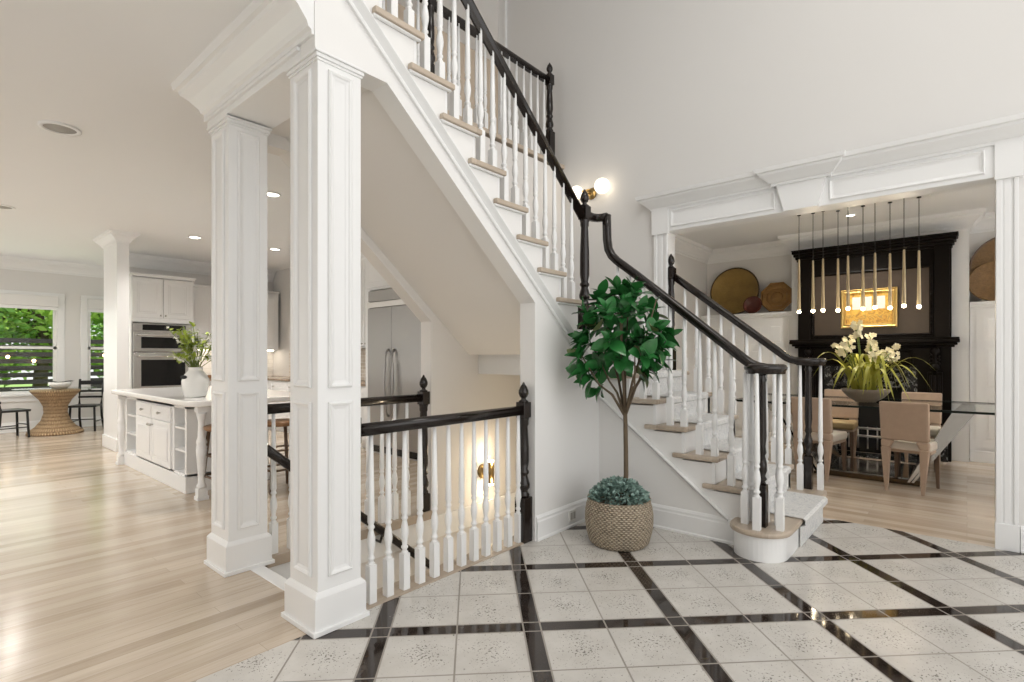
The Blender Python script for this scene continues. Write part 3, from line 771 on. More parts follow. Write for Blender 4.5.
for sx, sf, sz in ((-.20, .05, 1.30), (.16, .0, 1.30), (-.06, -.13, 1.50), (.05, .14, 1.55), (-.02, .0, 1.66), (.30, .05, 1.45), (-.30, -.05, 1.25), (.02, -.2, 1.25), (-.12, .16, 1.62), (.18, -.12, 1.62)):
    tip = base+right*sx+fwd*sf+Vector((0, 0, sz))
    mid = top0.lerp(tip, .5)+Vector((rnd.uniform(-.03, .03), rnd.uniform(-.03, .03), -.02))
    tk.tube([top0-Vector((0, 0, .06)), top0.lerp(mid, .5)+Vector((0, 0, .01)), mid, tip], .0085, 6, scales=[1.2, 1, .8, .45])
    tips.append((mid, tip))
tk.build('trunk', M['bark'], pt)
def leaf_mesh(m_, p, d, up, L, W, bend, mi=0, rows=6):
    d = d.normalized(); s = d.cross(up)
    if s.length < 1e-3: s = d.cross(Vector((1, 0, 0)))
    s.normalize(); n = s.cross(d).normalized()
    vs = []; fs = []
    for i in range(rows+1):
        t = i/rows
        w = W*max(.02, math.sin(PI*min(1, t**.85*1.0)))**.75 if 0 < t < 1 else W*.04
        c = p+d*(L*t)-n*(bend*L*t*t)
        vs += [c-s*w+n*(w*.28), c, c+s*w+n*(w*.28)]
    for i in range(rows):
        a = i*3; fs += [(a, a+1, a+4, a+3), (a+1, a+2, a+5, a+4)]
    m_.add([tuple(v) for v in vs], fs, True, mi)
lf = MB()
C0 = base+Vector((0, 0, 1.385))-right*.015
def inside(v):
    q = v-C0; a = q.dot(right)/.37; b = q.dot(fwd)/.33; c = q.z/(.40 if q.z > 0 else .34)
    return a*a+b*b+c*c
whorls = []
for i in range(4000):
    if len(whorls) >= 46: break
    q = Vector((rnd.uniform(-1, 1), rnd.uniform(-1, 1), rnd.uniform(-1, 1)))
    if not .25 < q.length < 1: continue
    if q.z < -.35 and q.x*q.x+q.y*q.y < .2: continue
    if q.x > .35 and q.z > .45: continue
    p = C0+right*(q.x*.29)+fwd*(q.y*.27)+Vector((0, 0, q.z*.34))
    if any((p-o_).length < .088 for o_, _ in whorls): continue
    whorls.append((p, q))
for sx, sz, qx, qz in ((-.30, 1.20, -1, -.5), (-.33, 1.31, -1, 0), (-.18, 1.08, -.4, -1), (.25, 1.27, .9, -.3), (-.16, 1.735, -.2, 1), (.0, 1.695, .2, 1), (.19, 1.62, .6, .6), (-.30, 1.42, -1, .1), (.30, 1.44, 1, .1), (-.26, 1.14, -.8, -.8), (.12, 1.20, .5, -.6)):
    whorls.append((base+right*sx+Vector((0, 0, sz-.06)), Vector((qx, 0, qz))))
for p, q in whorls:
    ax = (right*q.x+fwd*q.y+Vector((0, 0, q.z*.7+.35))).normalized()
    u = ax.cross(Vector((.3, .2, 1))).normalized(); v = ax.cross(u); n_ = rnd.randint(6, 8); a0 = rnd.uniform(0, 6)
    for k in range(n_):
        aa = a0+k*2.4+rnd.uniform(-.3, .3); spread = .35+.9*k/n_
        d = (u*math.cos(aa)+v*math.sin(aa))*spread+ax*(1.05-.6*k/n_)+Vector((0, 0, rnd.uniform(-.25, .1)))
        L = rnd.uniform(.095, .15)*(1 if k > 1 else .75)
        leaf_mesh(lf, p-ax*.02*k*.5, d, ax+Vector((rnd.uniform(-.3, .3), rnd.uniform(-.3, .3), .5)), L, L*rnd.uniform(.28, .36), rnd.uniform(.0, .4), 1 if rnd.random() < .04 else 0)
lf.build('foliage', [M['leaf'], M['leafpale']], pt, recalc=False)
ug = MB()
for i in range(1300):
    a = rnd.uniform(0, 2*PI); r = .185*math.sqrt(rnd.random()); hh = .435-.55*r*r/.19+rnd.uniform(-.02, .02)
    p = Vector((tx+r*math.cos(a), ty+r*math.sin(a), max(.285, hh-.04)))
    d = Vector((math.cos(a)*r*4+rnd.uniform(-.6, .6), math.sin(a)*r*4+rnd.uniform(-.6, .6), rnd.uniform(.2, 1)))
    L = rnd.uniform(.022, .04); leaf_mesh(ug, p, d, Vector((rnd.uniform(-1, 1), rnd.uniform(-1, 1), 1)), L, L*.42, .2, 0, 3)
ug.build('underplanting', M['dusty'], pt, recalc=False)['label'] = 'dusty blue green filler plant at the foot of the trunk'

# outlet on the baseboard and sconces
t = thing('outlet', 'white power outlet on the baseboard left of the basket', 'outlet', (3.20, YS-.02, .09))
MB().box(3.15, 3.235, YS-.026, YS-.014, .045, .125).build('cover_plate', M['outlet'], t, bevel=.003)
MB().box(3.163, 3.186, YS-.030, YS-.024, .06, .11).box(3.198, 3.221, YS-.030, YS-.024, .06, .11).build('socket', M['darkvoid'], t) if False else MB().box(3.163, 3.186, YS-.029, YS-.024, .06, .11).box(3.198, 3.221, YS-.029, YS-.024, .06, .11).build('socket', M['speaker'], t)
t = thing('wall_sconce', 'brass wall sconce with lit white globes above the stair landing', 'sconce', (XW, 2.92, 2.93))
b = MB(); yb, zb = 2.93, 2.92
def disc_x(m_, x0, x1, y, z, r, seg=20):
    m_.sweep([(r*math.cos(2*PI*j/seg), r*math.sin(2*PI*j/seg)) for j in range(seg)], [(x0, y, z), (x1, y, z)], smooth=True)
disc_x(b, XW, XW-.03, yb, zb, .055); b.build('back_plate', M['brass'], t)
b = MB().tube([(XW-.03, yb, zb), (XW-.10, yb, zb)], .012); b.tube([(XW-.10, yb+.09, zb+.02), (XW-.10, yb-.15, zb+.02)], .009)
b.build('arm', M['brass'], t)
for yy, zz, r in ((yb+.125, zb+.02, .068), (yb-.18, zb+.025, .076)):
    MB().ball((XW-.10, yy, zz), r, 20, 14).build('globe', M['globe'], t)
t = thing('wall_sconce', 'brass wall sconce glowing on the basement stair wall behind the guard railing', 'sconce', (3.41, 3.30, .215))
def disc_y(m_, y0, y1, x, z, r, seg=20):
    m_.sweep([(r*math.cos(2*PI*j/seg), r*math.sin(2*PI*j/seg)) for j in range(seg)], [(x, y0, z), (x, y1, z)], smooth=True)
b = MB(); disc_y(b, 3.30, 3.275, 3.41, .215, .065); b.tube([(3.41, 3.275, .215), (3.41, 3.21, .215)], .012); b.build('back_plate', M['brass'], t)
MB().tube([(3.41, 3.20, .12), (3.41, 3.20, .31)], .030, 14).build('sleeve', M['brass'], t)
for za, zb2 in ((.305, .325), (.105, .125)):
    MB().tube([(3.41, 3.20, za), (3.41, 3.20, zb2)], .026, 14).build('lamp', M['lampdot'], t)

# ------------------------------------------------------------------ ceiling fittings
def downlight(x, y, z, label, name='recessed_light', lit=True, r=.085):
    t = thing(name, label, 'ceiling light' if lit else 'ceiling speaker', (x, y, z), 'recessed ceiling lights' if lit else 'ceiling speakers')
    MB().lathe([(r*.78, .004), (r, .004), (r*1.02, -.010), (r*.8, -.012), (r*.78, -.002)], x, y, 28, z).build('trim_ring', M['white'], t)
    MB().lathe([(0, -.004), (r*.79, -.004), (r*.79, -.001), (0, -.001)], x, y, 28, z).build('lens' if lit else 'grille', M['down'] if lit else M['speaker'], t)
downlight(.733, 4.91, ZC, 'large round grey speaker grille in the ceiling near the columns', 'ceiling_speaker', False, .12)
downlight(.69, 7.95, ZC, 'round grey speaker grille in the ceiling at the picture left edge', 'ceiling_speaker', False, .12)
downlight(2.604, 7.974, ZC, 'lit ceiling downlight above the oven cabinet, left of the far square column')
downlight(2.424, 5.286, ZC, 'lit ceiling downlight highest in the gap between the square columns')
downlight(3.687, 7.94, ZC, 'lit ceiling downlight lowest in the gap between the square columns')
downlight(7.45, 1.06, 2.95, 'small lit ceiling downlight among the dining pendant cords', r=.06)

# ------------------------------------------------------------------ kitchen
def knob(m_, x, y, z, axis, s=1):
    if axis == 'y': m_.tube([(x, y, z), (x, y-.02*s, z)], .006, 8); m_.ball((x, y-.026*s, z), .014, 10, 6)
    else: m_.tube([(x, y, z), (x-.02*s, y, z)], .006, 8); m_.ball((x-.026*s, y, z), .014, 10, 6)
def door_y(parent, x0, x1, z0, z1, yf, knobpos=None, name='door'):
    """raised-panel cabinet door facing -y"""
    m_ = MB().box(x0, x1, yf-.02, yf, z0, z1)
    fw = min(.065, (x1-x0)*.22)
    m_.ring(lambda u, v, h: (u, yf-.0201-h, v), (x0+fw, x1-fw, z0+fw, z1-fw), [(0, .002), (.006, .006), (.012, .002), (.03, .006), (.04, .006)], True)
    d = m_.build(name, M['white'], parent, bevel=.003)
    if knobpos: k = MB(); knob(k, knobpos[0], yf-.02, knobpos[1], 'y'); k.build('knob', M['nickel'], d)
    return d
def door_x(parent, y0, y1, z0, z1, xf, knobpos=None, name='door'):
    m_ = MB().box(xf-.02, xf, y0, y1, z0, z1)
    fw = min(.06, (y1-y0)*.22, (z1-z0)*.25)
    m_.ring(lambda u, v, h: (xf-.0201-h, u, v), (y0+fw, y1-fw, z0+fw, z1-fw), [(0, .002), (.006, .006), (.012, .002), (.03, .006), (.035, .006)] if z1-z0 > .2 else [(0, .002), (.004, .005), (.01, .002)], True)
    d = m_.build(name, M['white'], parent, bevel=.003)
    if knobpos: k = MB(); knob(k, xf-.02, knobpos[0], knobpos[1], 'x'); k.build('knob', M['nickel'], d)
    return d
YO = 9.45
t = thing('oven_cabinet', 'tall white oven cabinet with two raised-panel doors on top', 'cabinet', (2.63, 9.78, 0))
mb = MB().box(2.225, 2.24, YO, 10.095, 0, 2.46).box(3.04, 3.06, YO, 10.095, 0, 2.46).box(2.232, 3.048, YO+.002, 10.09, 1.77, 2.455).box(2.232, 3.048, YO+.55, 10.095, 0, 1.77).box(2.232, 3.048, YO+.002, 10.09, 0.002, .70)
mb.build('body', M['white'], t)
mb = MB().box(2.205, 3.075, YO-.03, 10.095, 2.46, 2.485).box(2.19, 3.09, YO-.05, 10.095, 2.485, 2.51).build('cornice', M['white'], t, bevel=.006)
door_y(t, 2.235, 2.625, 1.84, 2.44, YO, (2.60, 1.88)); door_y(t, 2.64, 3.03, 1.84, 2.44, YO, (2.665, 1.88))
door_y(t, 2.235, 2.625, .12, .68, YO, (2.60, .62)); door_y(t, 2.64, 3.03, .12, .68, YO, (2.665, .62))
t = thing('double_oven', 'stainless steel microwave and wall oven stacked in the tall cabinet', 'oven', (2.63, 9.5, .72))
MB().box(2.232, 3.033, YO-.02, YO+.5, .72, 1.755).build('body', M['steeld'], t)
b = MB().box(2.24, 3.028, YO-.035, YO-.02, 1.635, 1.75).box(2.36, 2.94, YO-.038, YO-.034, 1.65, 1.735, mi=1); b.build('control_panel', [M['ovensteel'], M['blackglass']], t)
def oven_door(z0, z1, gz0, gz1):
    d = MB().box(2.24, 3.028, YO-.05, YO-.02, z0, z1).build('door', M['ovensteel'], t, bevel=.004)
    MB().box(2.34, 2.93, YO-.054, YO-.049, gz0, gz1).build('glass', M['blackglass'], d)
    h = MB().tube([(2.29, YO-.095, z1-.05), (2.98, YO-.095, z1-.05)], .013, 10)
    for xx in (2.31, 2.96): h.tube([(xx, YO-.05, z1-.05), (xx, YO-.095, z1-.05)], .009, 8)
    h.build('handle', M['ovensteel'], d)
oven_door(1.325, 1.625, 1.375, 1.545); oven_door(.74, 1.305, .80, 1.20)
def wall_cab(x0, x1, label):
    t = thing('wall_cabinet', label, 'cabinet', ((x0+x1)/2, 9.93, 1.37), 'kitchen wall cabinets')
    MB().box(x0, x1, 9.77, 10.083, 1.37, 2.42).build('body', M['white'], t)
    MB().box(x0-.01, x1+.01, 9.74, 10.083, 2.42, 2.46).build('cornice', M['white'], t, bevel=.008)
    xm = (x0+x1)/2
    door_y(t, x0+.01, xm-.003, 1.38, 2.40, 9.77, (xm-.03, 1.43)); door_y(t, xm+.003, x1-.01, 1.38, 2.40, 9.77, (xm+.03, 1.43))
    MB().box(x0+.05, x1-.05, 9.85, 9.95, 1.355, 1.37).build('light_strip', M['undercab'], t)
wall_cab(3.08, 3.86, 'white wall cabinet right beside the oven cabinet above lit backsplash')
wall_cab(3.87, 4.60, 'white wall cabinet seen between the two square columns')
def base_cab_y(x0, x1, label):
    t = thing('base_cabinet', label, 'cabinet', ((x0+x1)/2, 9.8, 0), 'kitchen base cabinets')
    MB().box(x0, x1, YO+.02, 10.083, .1, .85).box(x0, x1, YO+.09, 10.083, 0, .1).build('body', M['white'], t)
    xm = (x0+x1)/2
    door_y(t, x0+.01, xm-.003, .12, .66, YO+.02, (xm-.03, .6)); door_y(t, xm+.003, x1-.01, .12, .66, YO+.02, (xm+.03, .6))
    door_y(t, x0+.01, x1-.01, .68, .84, YO+.02, (xm, .76), 'drawer')
base_cab_y(3.08, 3.86, 'white base cabinet right beside the oven cabinet')
base_cab_y(3.87, 4.60, 'white base cabinet below the backsplash between the square columns')
tag(MB().box(3.07, 4.645, YO-.02, 10.083, .85, .885).build('countertop', M['granite'], bevel=.004), 'brown granite countertop along the oven wall', 'countertop', None, 'thing')
struct(MB().box(3.07, 4.645, 10.085, 10.1, .885, 1.37), 'trim_18', M['subway'], 'white tile backsplash behind the kitchen counter')
t = thing('canister', 'tan wooden canister on the granite counter between the square columns', 'canister', (4.12, 9.72, .885))
MB().lathe([(0, 0), (.075, 0), (.078, .01), (.078, .10), (.0, .10)], 4.12, 9.72, 24, .885).build('body', M['stool'], t)
MB().lathe([(0, .10), (.081, .10), (.081, .125), (.02, .13), (.018, .15), (0, .152)], 4.12, 9.72, 24, .885).build('lid', M['chairleg'], t)
t = thing('tray', 'tan wooden tray standing on the granite counter left of the far column', 'tray', (3.26, 9.7, .885))
MB().box(3.08, 3.46, 9.6, 9.85, .885, .90).box(3.08, 3.46, 9.6, 9.615, .90, .935).box(3.08, 3.46, 9.835, 9.85, .90, .935).box(3.08, 3.095, 9.6, 9.85, .90, .935).box(3.445, 3.46, 9.6, 9.85, .90, .935).build('tray_body', M['stool'], t, bevel=.003)
# refrigerator
XF = 4.0
t = thing('refrigerator', 'wide stainless steel built-in refrigerator with paired curved handles', 'refrigerator', (4.3, 5.39, 0))
y0, y1 = 4.78, 5.92; ym = 5.40
MB().box(XF, 4.63, y0, y1, .0, 2.10).build('body', M['steeld'], t)
MB().box(XF-.01, XF, y0+.01, y1-.01, .02, .10).build('toe_kick', M['blackglass'], t)
for a, b2, hy in ((y0+.004, ym-.003, ym-.06), (ym+.003, y1-.004, ym+.06)):
    d = MB().box(XF-.04, XF, a, b2, .12, 1.865).build('door', M['steel'], t, bevel=.005)
    h = MB(); ins = -1 if hy < ym else 1
    h.tube([(XF-.04, hy, .50), (XF-.075, hy, .54), (XF-.085, hy+ins*.015, .7), (XF-.088, hy+ins*.03, .93), (XF-.085, hy+ins*.015, 1.16), (XF-.075, hy, 1.30), (XF-.04, hy, 1.34)], .014, 10)
    h.build('handle', M['steel'], d)
MB().box(XF-.045, XF, y0, y1, 1.875, 1.945).build('trim_strip', M['quartz'], t, bevel=.004)
g = MB().box(XF-.03, XF, y0+.004, y1-.004, 1.955, 2.095)
g.build('grille', M['steel'], t, bevel=.004)
t = thing('fridge_cabinet', 'white cabinet above the stainless refrigerator', 'cabinet', (4.3, 5.39, 2.11))
MB().box(XF, 4.645, 4.72, 6.0, 2.11, 2.66).build('body', M['white'], t)
door_x(t, 4.74, 5.385, 2.14, 2.62, XF, (5.35, 2.2)); door_x(t, 5.395, 5.98, 2.14, 2.62, XF, (5.43, 2.2))
MB().box(XF, 4.645, 5.925, 6.02, 0, 2.11).build('side_panel', M['white'], t)
crown([(XF, 4.72), (XF, 6.02), (4.645, 6.02)], 2.66).build('cornice', M['white'], t)
t = thing('wall_cabinet', 'white wall cabinet on the wall left of the refrigerator', 'cabinet', (4.47, 6.9, 1.37), 'kitchen wall cabinets')
MB().box(4.30, 4.645, 6.05, 7.7, 1.37, 2.62).build('body', M['white'], t)
for i in range(4): door_x(t, 6.06+i*.41, 6.46+i*.41, 1.39, 2.6, 4.30, (6.42+i*.41 if i % 2 == 0 else 6.1+i*.41, 1.43))
crown([(4.30, 6.05), (4.30, 7.7)], 2.62).build('cornice', M['white'], t)
t = thing('base_cabinet', 'white base cabinet on the wall left of the refrigerator', 'cabinet', (4.3, 7.5, 0), 'kitchen base cabinets')
MB().box(4.05, 4.645, 6.05, 9.38, .1, .85).box(4.12, 4.645, 6.05, 9.38, 0, .1).build('body', M['white'], t)
for i in range(6): door_x(t, 6.06+i*.55, 6.60+i*.55, .12, .83, 4.05, (6.5+i*.55, .76))
tag(MB().box(4.02, 4.645, 6.04, 9.42, .85, .885).build('countertop', M['granite'], bevel=.004), 'brown granite countertop left of the refrigerator', 'countertop', None, 'thing')
struct(MB().box(4.632, 4.65, 6.03, 9.42, .885, 1.37), 'trim_19', M['rubble'], 'tumbled stone backsplash left of the refrigerator')

# island
t = thing('kitchen_island', 'white kitchen island cabinet with drawers, doors and open end shelves', 'kitchen island', (2.1, 6.3, 0))
XI = 1.68
IY0, IY1 = 5.36, 7.36
# bays along y: shelf (near) 5.40-5.72 | doors 5.74-6.88 | shelf (far) 6.90-7.32
mb = MB().box(XI+.30, 2.42, IY0, IY1, .06, .80)
mb.box(XI, XI+.30, 5.735, 6.885, .06, .80)
for a in (IY0, 5.69, 6.885, IY1-.045): mb.box(XI, XI+.30, a, a+.045, .06, .80)
mb.box(XI, XI+.30, IY0, IY1, .06, .17).box(XI, XI+.30, IY0, IY1, .765, .80)
mb.box(XI-.012, 2.43, IY0-.012, IY1+.012, 0, .15)
mb.build('body', M['white'], t, bevel=.003)
for a, b2 in ((5.405, 5.69), (6.93, 7.315)):
    for z in (.36, .57): MB().box(XI+.01, XI+.30, a, b2, z, z+.018).build('shelf', M['white'], t)
for a, b2, ky in ((5.75, 6.305, 5.80), (6.315, 6.87, 6.36)):
    door_x(t, a, b2, .62, .755, XI, ((a+b2)/2, .69), 'drawer')
door_x(t, 5.75, 6.305, .17, .61, XI, (6.27, .555)); door_x(t, 6.315, 6.87, .17, .61, XI, (6.35, .555))
def post(x, y, nm):
    m_ = MB(); m_.box(x-.045, x+.045, y-.045, y+.045, 0, .03).box(x-.038, x+.038, y-.038, y+.038, .03, .10)
    m_.lathe([(.036, 0), (.042, .02), (.028, .04), (.026, .10), (.032, .18), (.040, .28), (.044, .33), (.040, .335), (.044, .355), (.036, .375), (.044, .395), (.040, .41), (.030, .44), (.026, .58), (.033, .61), (.04, .64), (.04, .66)], x, y, 16, .10)
    m_.box(x-.042, x+.042, y-.042, y+.042, .76, .81)
    m_.build('post', M['white'], t)
post(1.70, 5.05, 'a'); post(2.62, 5.05, 'b'); post(1.655, 7.42, 'c')
ct = MB()
outl = [(1.57, 7.50), (1.57, 5.03)]+arc(1.69, 5.03, .12, PI, 1.5*PI, 6)[1:]+[(2.66, 4.91)]+arc(2.66, 5.03, .12, 1.5*PI, 2*PI, 6)[1:]+[(2.78, 7.50)]
ct.prism(outl, 'z', .815, .865)
tag(ct.build('island_countertop', M['quartz'], bevel=.012), 'white polished countertop of the kitchen island', 'countertop', None, 'thing')
# bar stools
def stool(x, y, label):
    t = thing('bar_stool', label, 'stool', (x, y, 0), 'island bar stools')
    MB().lathe([(0, .60), (.15, .60), (.17, .615), (.17, .635), (.15, .645), (0, .64)], x, y, 24).build('seat', M['stool'], t)
    for a, b in ((-1, -1), (1, -1), (1, 1), (-1, 1)):
        MB().tube([(x+a*.15, y+b*.15, 0), (x+a*.10, y+b*.10, .605)], .017, 8).build('leg', M['chairleg'], t)
    m_ = MB()
    for z, k in ((.2, .135), (.38, .12)):
        m_.tube([(x-k, y-k, z), (x+k, y-k, z), (x+k, y+k, z), (x-k, y+k, z), (x-k, y-k, z)], .010, 6)
    m_.build('stretcher', M['chairleg'], t)
stool(1.86, 4.95, 'wooden bar stool half hidden behind the far square column')
stool(2.32, 4.90, 'brown wooden bar stool under the island counter, seen between the square columns')
# vase with branches
vx, vy = 1.80, 5.50
t = thing('vase', 'white ceramic vase of lime leaves and white blossom on the kitchen island', 'vase', (vx, vy, .865))
MB().lathe([(0, 0), (.085, 0), (.098, .03), (.112, .10), (.115, .15), (.10, .20), (.072, .235), (.06, .25), (.060, .275), (.066, .28), (.055, .28), (.05, .25), (0, .24)], vx, vy, 32, .865).build('vase_body', M['ceramic'], t)
m_ = MB(); fw = fwd
hc = Vector((vx, vy, 1.055))-fwd*.1105
m_.ball((0, 0, 0), 1., 16, 10)
m2 = MB(); 
for (x, y, z) in m_.v:
    q = hc+right*(-.045)+right*(x*.032)+Vector((0, 0, z*.018))+fwd*(y*.006)+fwd*.004; m2.v.append(tuple(q))
m2.f, m2.mi, m2.sm = m_.f, m_.mi, m_.sm
m2.build('dark_mark', M['darkvoid'], t)
br = MB(); lv = MB(); bl = MB(); r2 = random.Random(5)
for i in range(34):
    tgt = Vector((vx, vy, 1.12))+right*r2.uniform(-.22, .24)+fwd*r2.uniform(-.15, .15)+Vector((0, 0, r2.uniform(.10, .42)))
    if i < 6: tgt = Vector((vx, vy, 1.12))+right*r2.uniform(-.16, -.02)+Vector((0, 0, r2.uniform(.34, .47)))
    p0 = Vector((vx+r2.uniform(-.03, .03), vy+r2.uniform(-.03, .03), 1.10)); mid = p0.lerp(tgt, .5)+Vector((0, 0, .04))
    br.tube([p0, mid, tgt], .0035, 5)
    for j in range(13):
        q = mid.lerp(tgt, r2.random()); d = Vector((r2.uniform(-1, 1), r2.uniform(-1, 1), r2.uniform(-.3, .8)))
        white = (i % 2 == 1 and r2.random() < .75)
        if white:
            for _ in range(3):
                d2 = Vector((r2.uniform(-1, 1), r2.uniform(-1, 1), r2.uniform(-1, .5))); leaf_mesh(bl, q, d2, Vector((0, 0, 1)), .028, .011, .1, 0, 3)
        else: leaf_mesh(lv, q, d, Vector((0, 0, 1)), r2.uniform(.05, .08), .017, .2, 0, 4)
br.build('branch', M['stem'], t); lv.build('leaves', M['vineleaf'], t, recalc=False); bl.build('blossom', M['blossom'], t, recalc=False)

# ------------------------------------------------------------------ breakfast room
def window(n, rect, label):
    x0, x1, z0, z1 = rect
    w = struct(MB().box(x0-.10, x0, WY-.022, WY, z0-.1, z1+.10).box(x1, x1+.10, WY-.022, WY, z0-.1, z1+.10).box(x0-.10, x1+.10, WY-.026, WY, z1, z1+.10).box(x0-.12, x1+.12, WY-.06, WY, z0-.03, z0).box(x0-.1, x1+.1, WY-.02, WY, z0-.12, z0-.03), 'window_%d' % n, M['white'], label, bevel=.003)
    f = MB().box(x0, x0+.045, WY+.02, WY+.08, z0, z1).box(x1-.045, x1, WY+.02, WY+.08, z0, z1).box(x0, x1, WY+.02, WY+.08, z0, z0+.05).box(x0, x1, WY+.02, WY+.08, z1-.05, z1)
    zm = 1.40; f.box(x0, x1, WY+.02, WY+.085, zm-.022, zm+.022)
    if x1-x0 > 2: f.box((x0+x1)/2-.05, (x0+x1)/2+.05, WY+.02, WY+.08, z0, z1)
    fo = f.build('sash', M['sash'], w)
    MB().box(x0+.04, x1-.04, WY+.045, WY+.049, z0+.04, z1-.04).build('pane', M['pane'], fo)
window(1, W1, 'wide white window over the garden behind the wicker table')
window(2, W2, 'narrow white window strip beside the far kitchen column')
for (x0, x1, z0, z1), lab in ((W1, 'white shade rolled up at the top of the wide window'), (W2, 'white shade rolled up at the top of the narrow window strip')):
    t = thing('roller_shade', lab, 'window shade', ((x0+x1)/2, WY-.05, 2.26), 'window shades')
    MB().box(x0-.01, x1+.01, WY-.075, WY-.027, 2.10, 2.28).build('cassette', M['shade'], t, bevel=.006)
    MB().box(x0, x1, WY-.05, WY-.044, 2.055, 2.10).box(x0, x1, WY-.056, WY-.038, 2.045, 2.06).build('fabric', M['white'], t)
# wicker table
bx, by = 1.62, 11.22
t = thing('breakfast_table', 'round glass table on an hourglass wicker base by the window', 'table', (bx, by, 0))
pf = [(0, 0), (.355, 0), (.365, .02), (.345, .05), (.255, .12), (.185, .22), (.15, .34), (.158, .45), (.205, .55), (.28, .64), (.325, .70), (.30, .715), (0, .715)]
MB().lathe(pf, bx, by, 40).build('wicker_base', M['wicker'], t)
MB().lathe([(0, .718), (.52, .718), (.525, .725), (.52, .732), (0, .732)], bx, by, 48).build('glass_top', M['tableglass'], t)
t = thing('centrepiece', 'low white bowl with dark leaves on the wicker table', 'bowl', (bx+.05, by-.02, .732))
MB().lathe([(0, 0), (.09, 0), (.14, .05), (.15, .10), (.14, .10), (.12, .06), (0, .06)], bx+.05, by-.02, 24, .732).build('bowl_body', M['ceramic'], t)
lv = MB()
for i in range(14):
    a = i*2.4; leaf_mesh(lv, Vector((bx+.05, by-.02, .80)), Vector((math.cos(a), math.sin(a), .35+.4*r2.random())), Vector((0, 0, 1)), r2.uniform(.12, .2), .03, .35, 0, 4)
lv.build('leaves', mat('dark_bronze_leaf', (.05, .045, .035), .5), t, recalc=False)
def ladder_chair():
    t = thing('ladderback_chair', '', 'chair', (0, 0, 0), 'black breakfast chairs')
    MB().hexa([(-.17, -.17, .40), (.17, -.17, .40), (.20, .19, .40), (-.20, .19, .40)], [(-.175, -.175, .435), (.175, -.175, .435), (.205, .195, .435), (-.205, .195, .435)]).build('seat', M['blackchair'], t, bevel=.01, local=True)
    for s in (-1, 1):
        MB().tube([(s*.18, .17, 0), (s*.165, .155, .40)], .017, 8).build('leg', M['blackchair'], t, local=True)
        MB().tube([(s*.165, -.24, 0), (s*.16, -.17, .22), (s*.155, -.155, .43), (s*.165, -.19, .66), (s*.175, -.235, .86)], .018, 8).build('back_post', M['blackchair'], t, local=True)
    for z, h, dy in ((.80, .07, -.222), (.655, .035, -.19), (.555, .035, -.172)):
        m_ = MB(); n = 6
        for j in range(n):
            u0, u1 = -1+2*j/n, -1+2*(j+1)/n
            def yy(u): return dy-.02*(1-u*u)
            m_.hexa([(u0*.172, yy(u0), z-h/2), (u1*.172, yy(u1), z-h/2), (u1*.172, yy(u1)+.016, z-h/2), (u0*.172, yy(u0)+.016, z-h/2)], [(u0*.172, yy(u0), z+h/2), (u1*.172, yy(u1), z+h/2), (u1*.172, yy(u1)+.016, z+h/2), (u0*.172, yy(u0)+.016, z+h/2)])
        m_.build('back_slat', M['blackchair'], t, local=True)
    m_ = MB().tube([(-.17, .16, .2), (.17, .16, .2)], .009, 6).tube([(-.172, .16, .16), (-.162, -.19, .16)], .009, 6).tube([(.172, .16, .16), (.162, -.19, .16)], .009, 6)
    m_.build('stretcher', M['blackchair'], t, local=True)
    return t
c = ladder_chair(); c.location = (2.03, 11.30, 0); c.rotation_euler[2] = math.radians(150); c['label'] = 'black ladderback chair right of the wicker table'
dup(c, (1.06, 11.12, 0), math.radians(-75), 'black ladderback chair left of the wicker table at the picture edge')

# ------------------------------------------------------------------ garden
struct(MB().box(-14, 16, WY+.16, 40, -.35, -.25), 'ground', M['grassm'], 'lawn outside the breakfast windows')
t = thing('slat_fence', 'dark horizontal slat fence outside the breakfast windows', 'fence', (1.5, 15.0, -.25))
mb = MB(); z = -.2
while z < 1.58: mb.box(-5, 8, 15.0, 15.02, z, z+.095); z += .145
mb.build('slats', M['fence'], t)
for xx in (-4, -2, 0, 2.35, 4.5, 6.5): MB().box(xx, xx+.09, 15.02, 15.11, -.25, 1.60).build('fence_post', M['fence'], t)
t = thing('string_light', 'string of glowing bulbs hanging along the garden fence', 'string lights', (1.5, 14.9, 1.2))
wp = [(-1+.2*i, 14.9, 1.17+.16*abs(math.sin((-1+.2*i)*1.6))) for i in range(22)]
MB().tube(wp, .006, 5).build('wire', M['wire'], t)
for i, p in enumerate(wp):
    if i % 2 == 0: MB().ball((p[0], p[1], p[2]-.05), .032, 10, 8).build('bulb', M['bulb'], t)
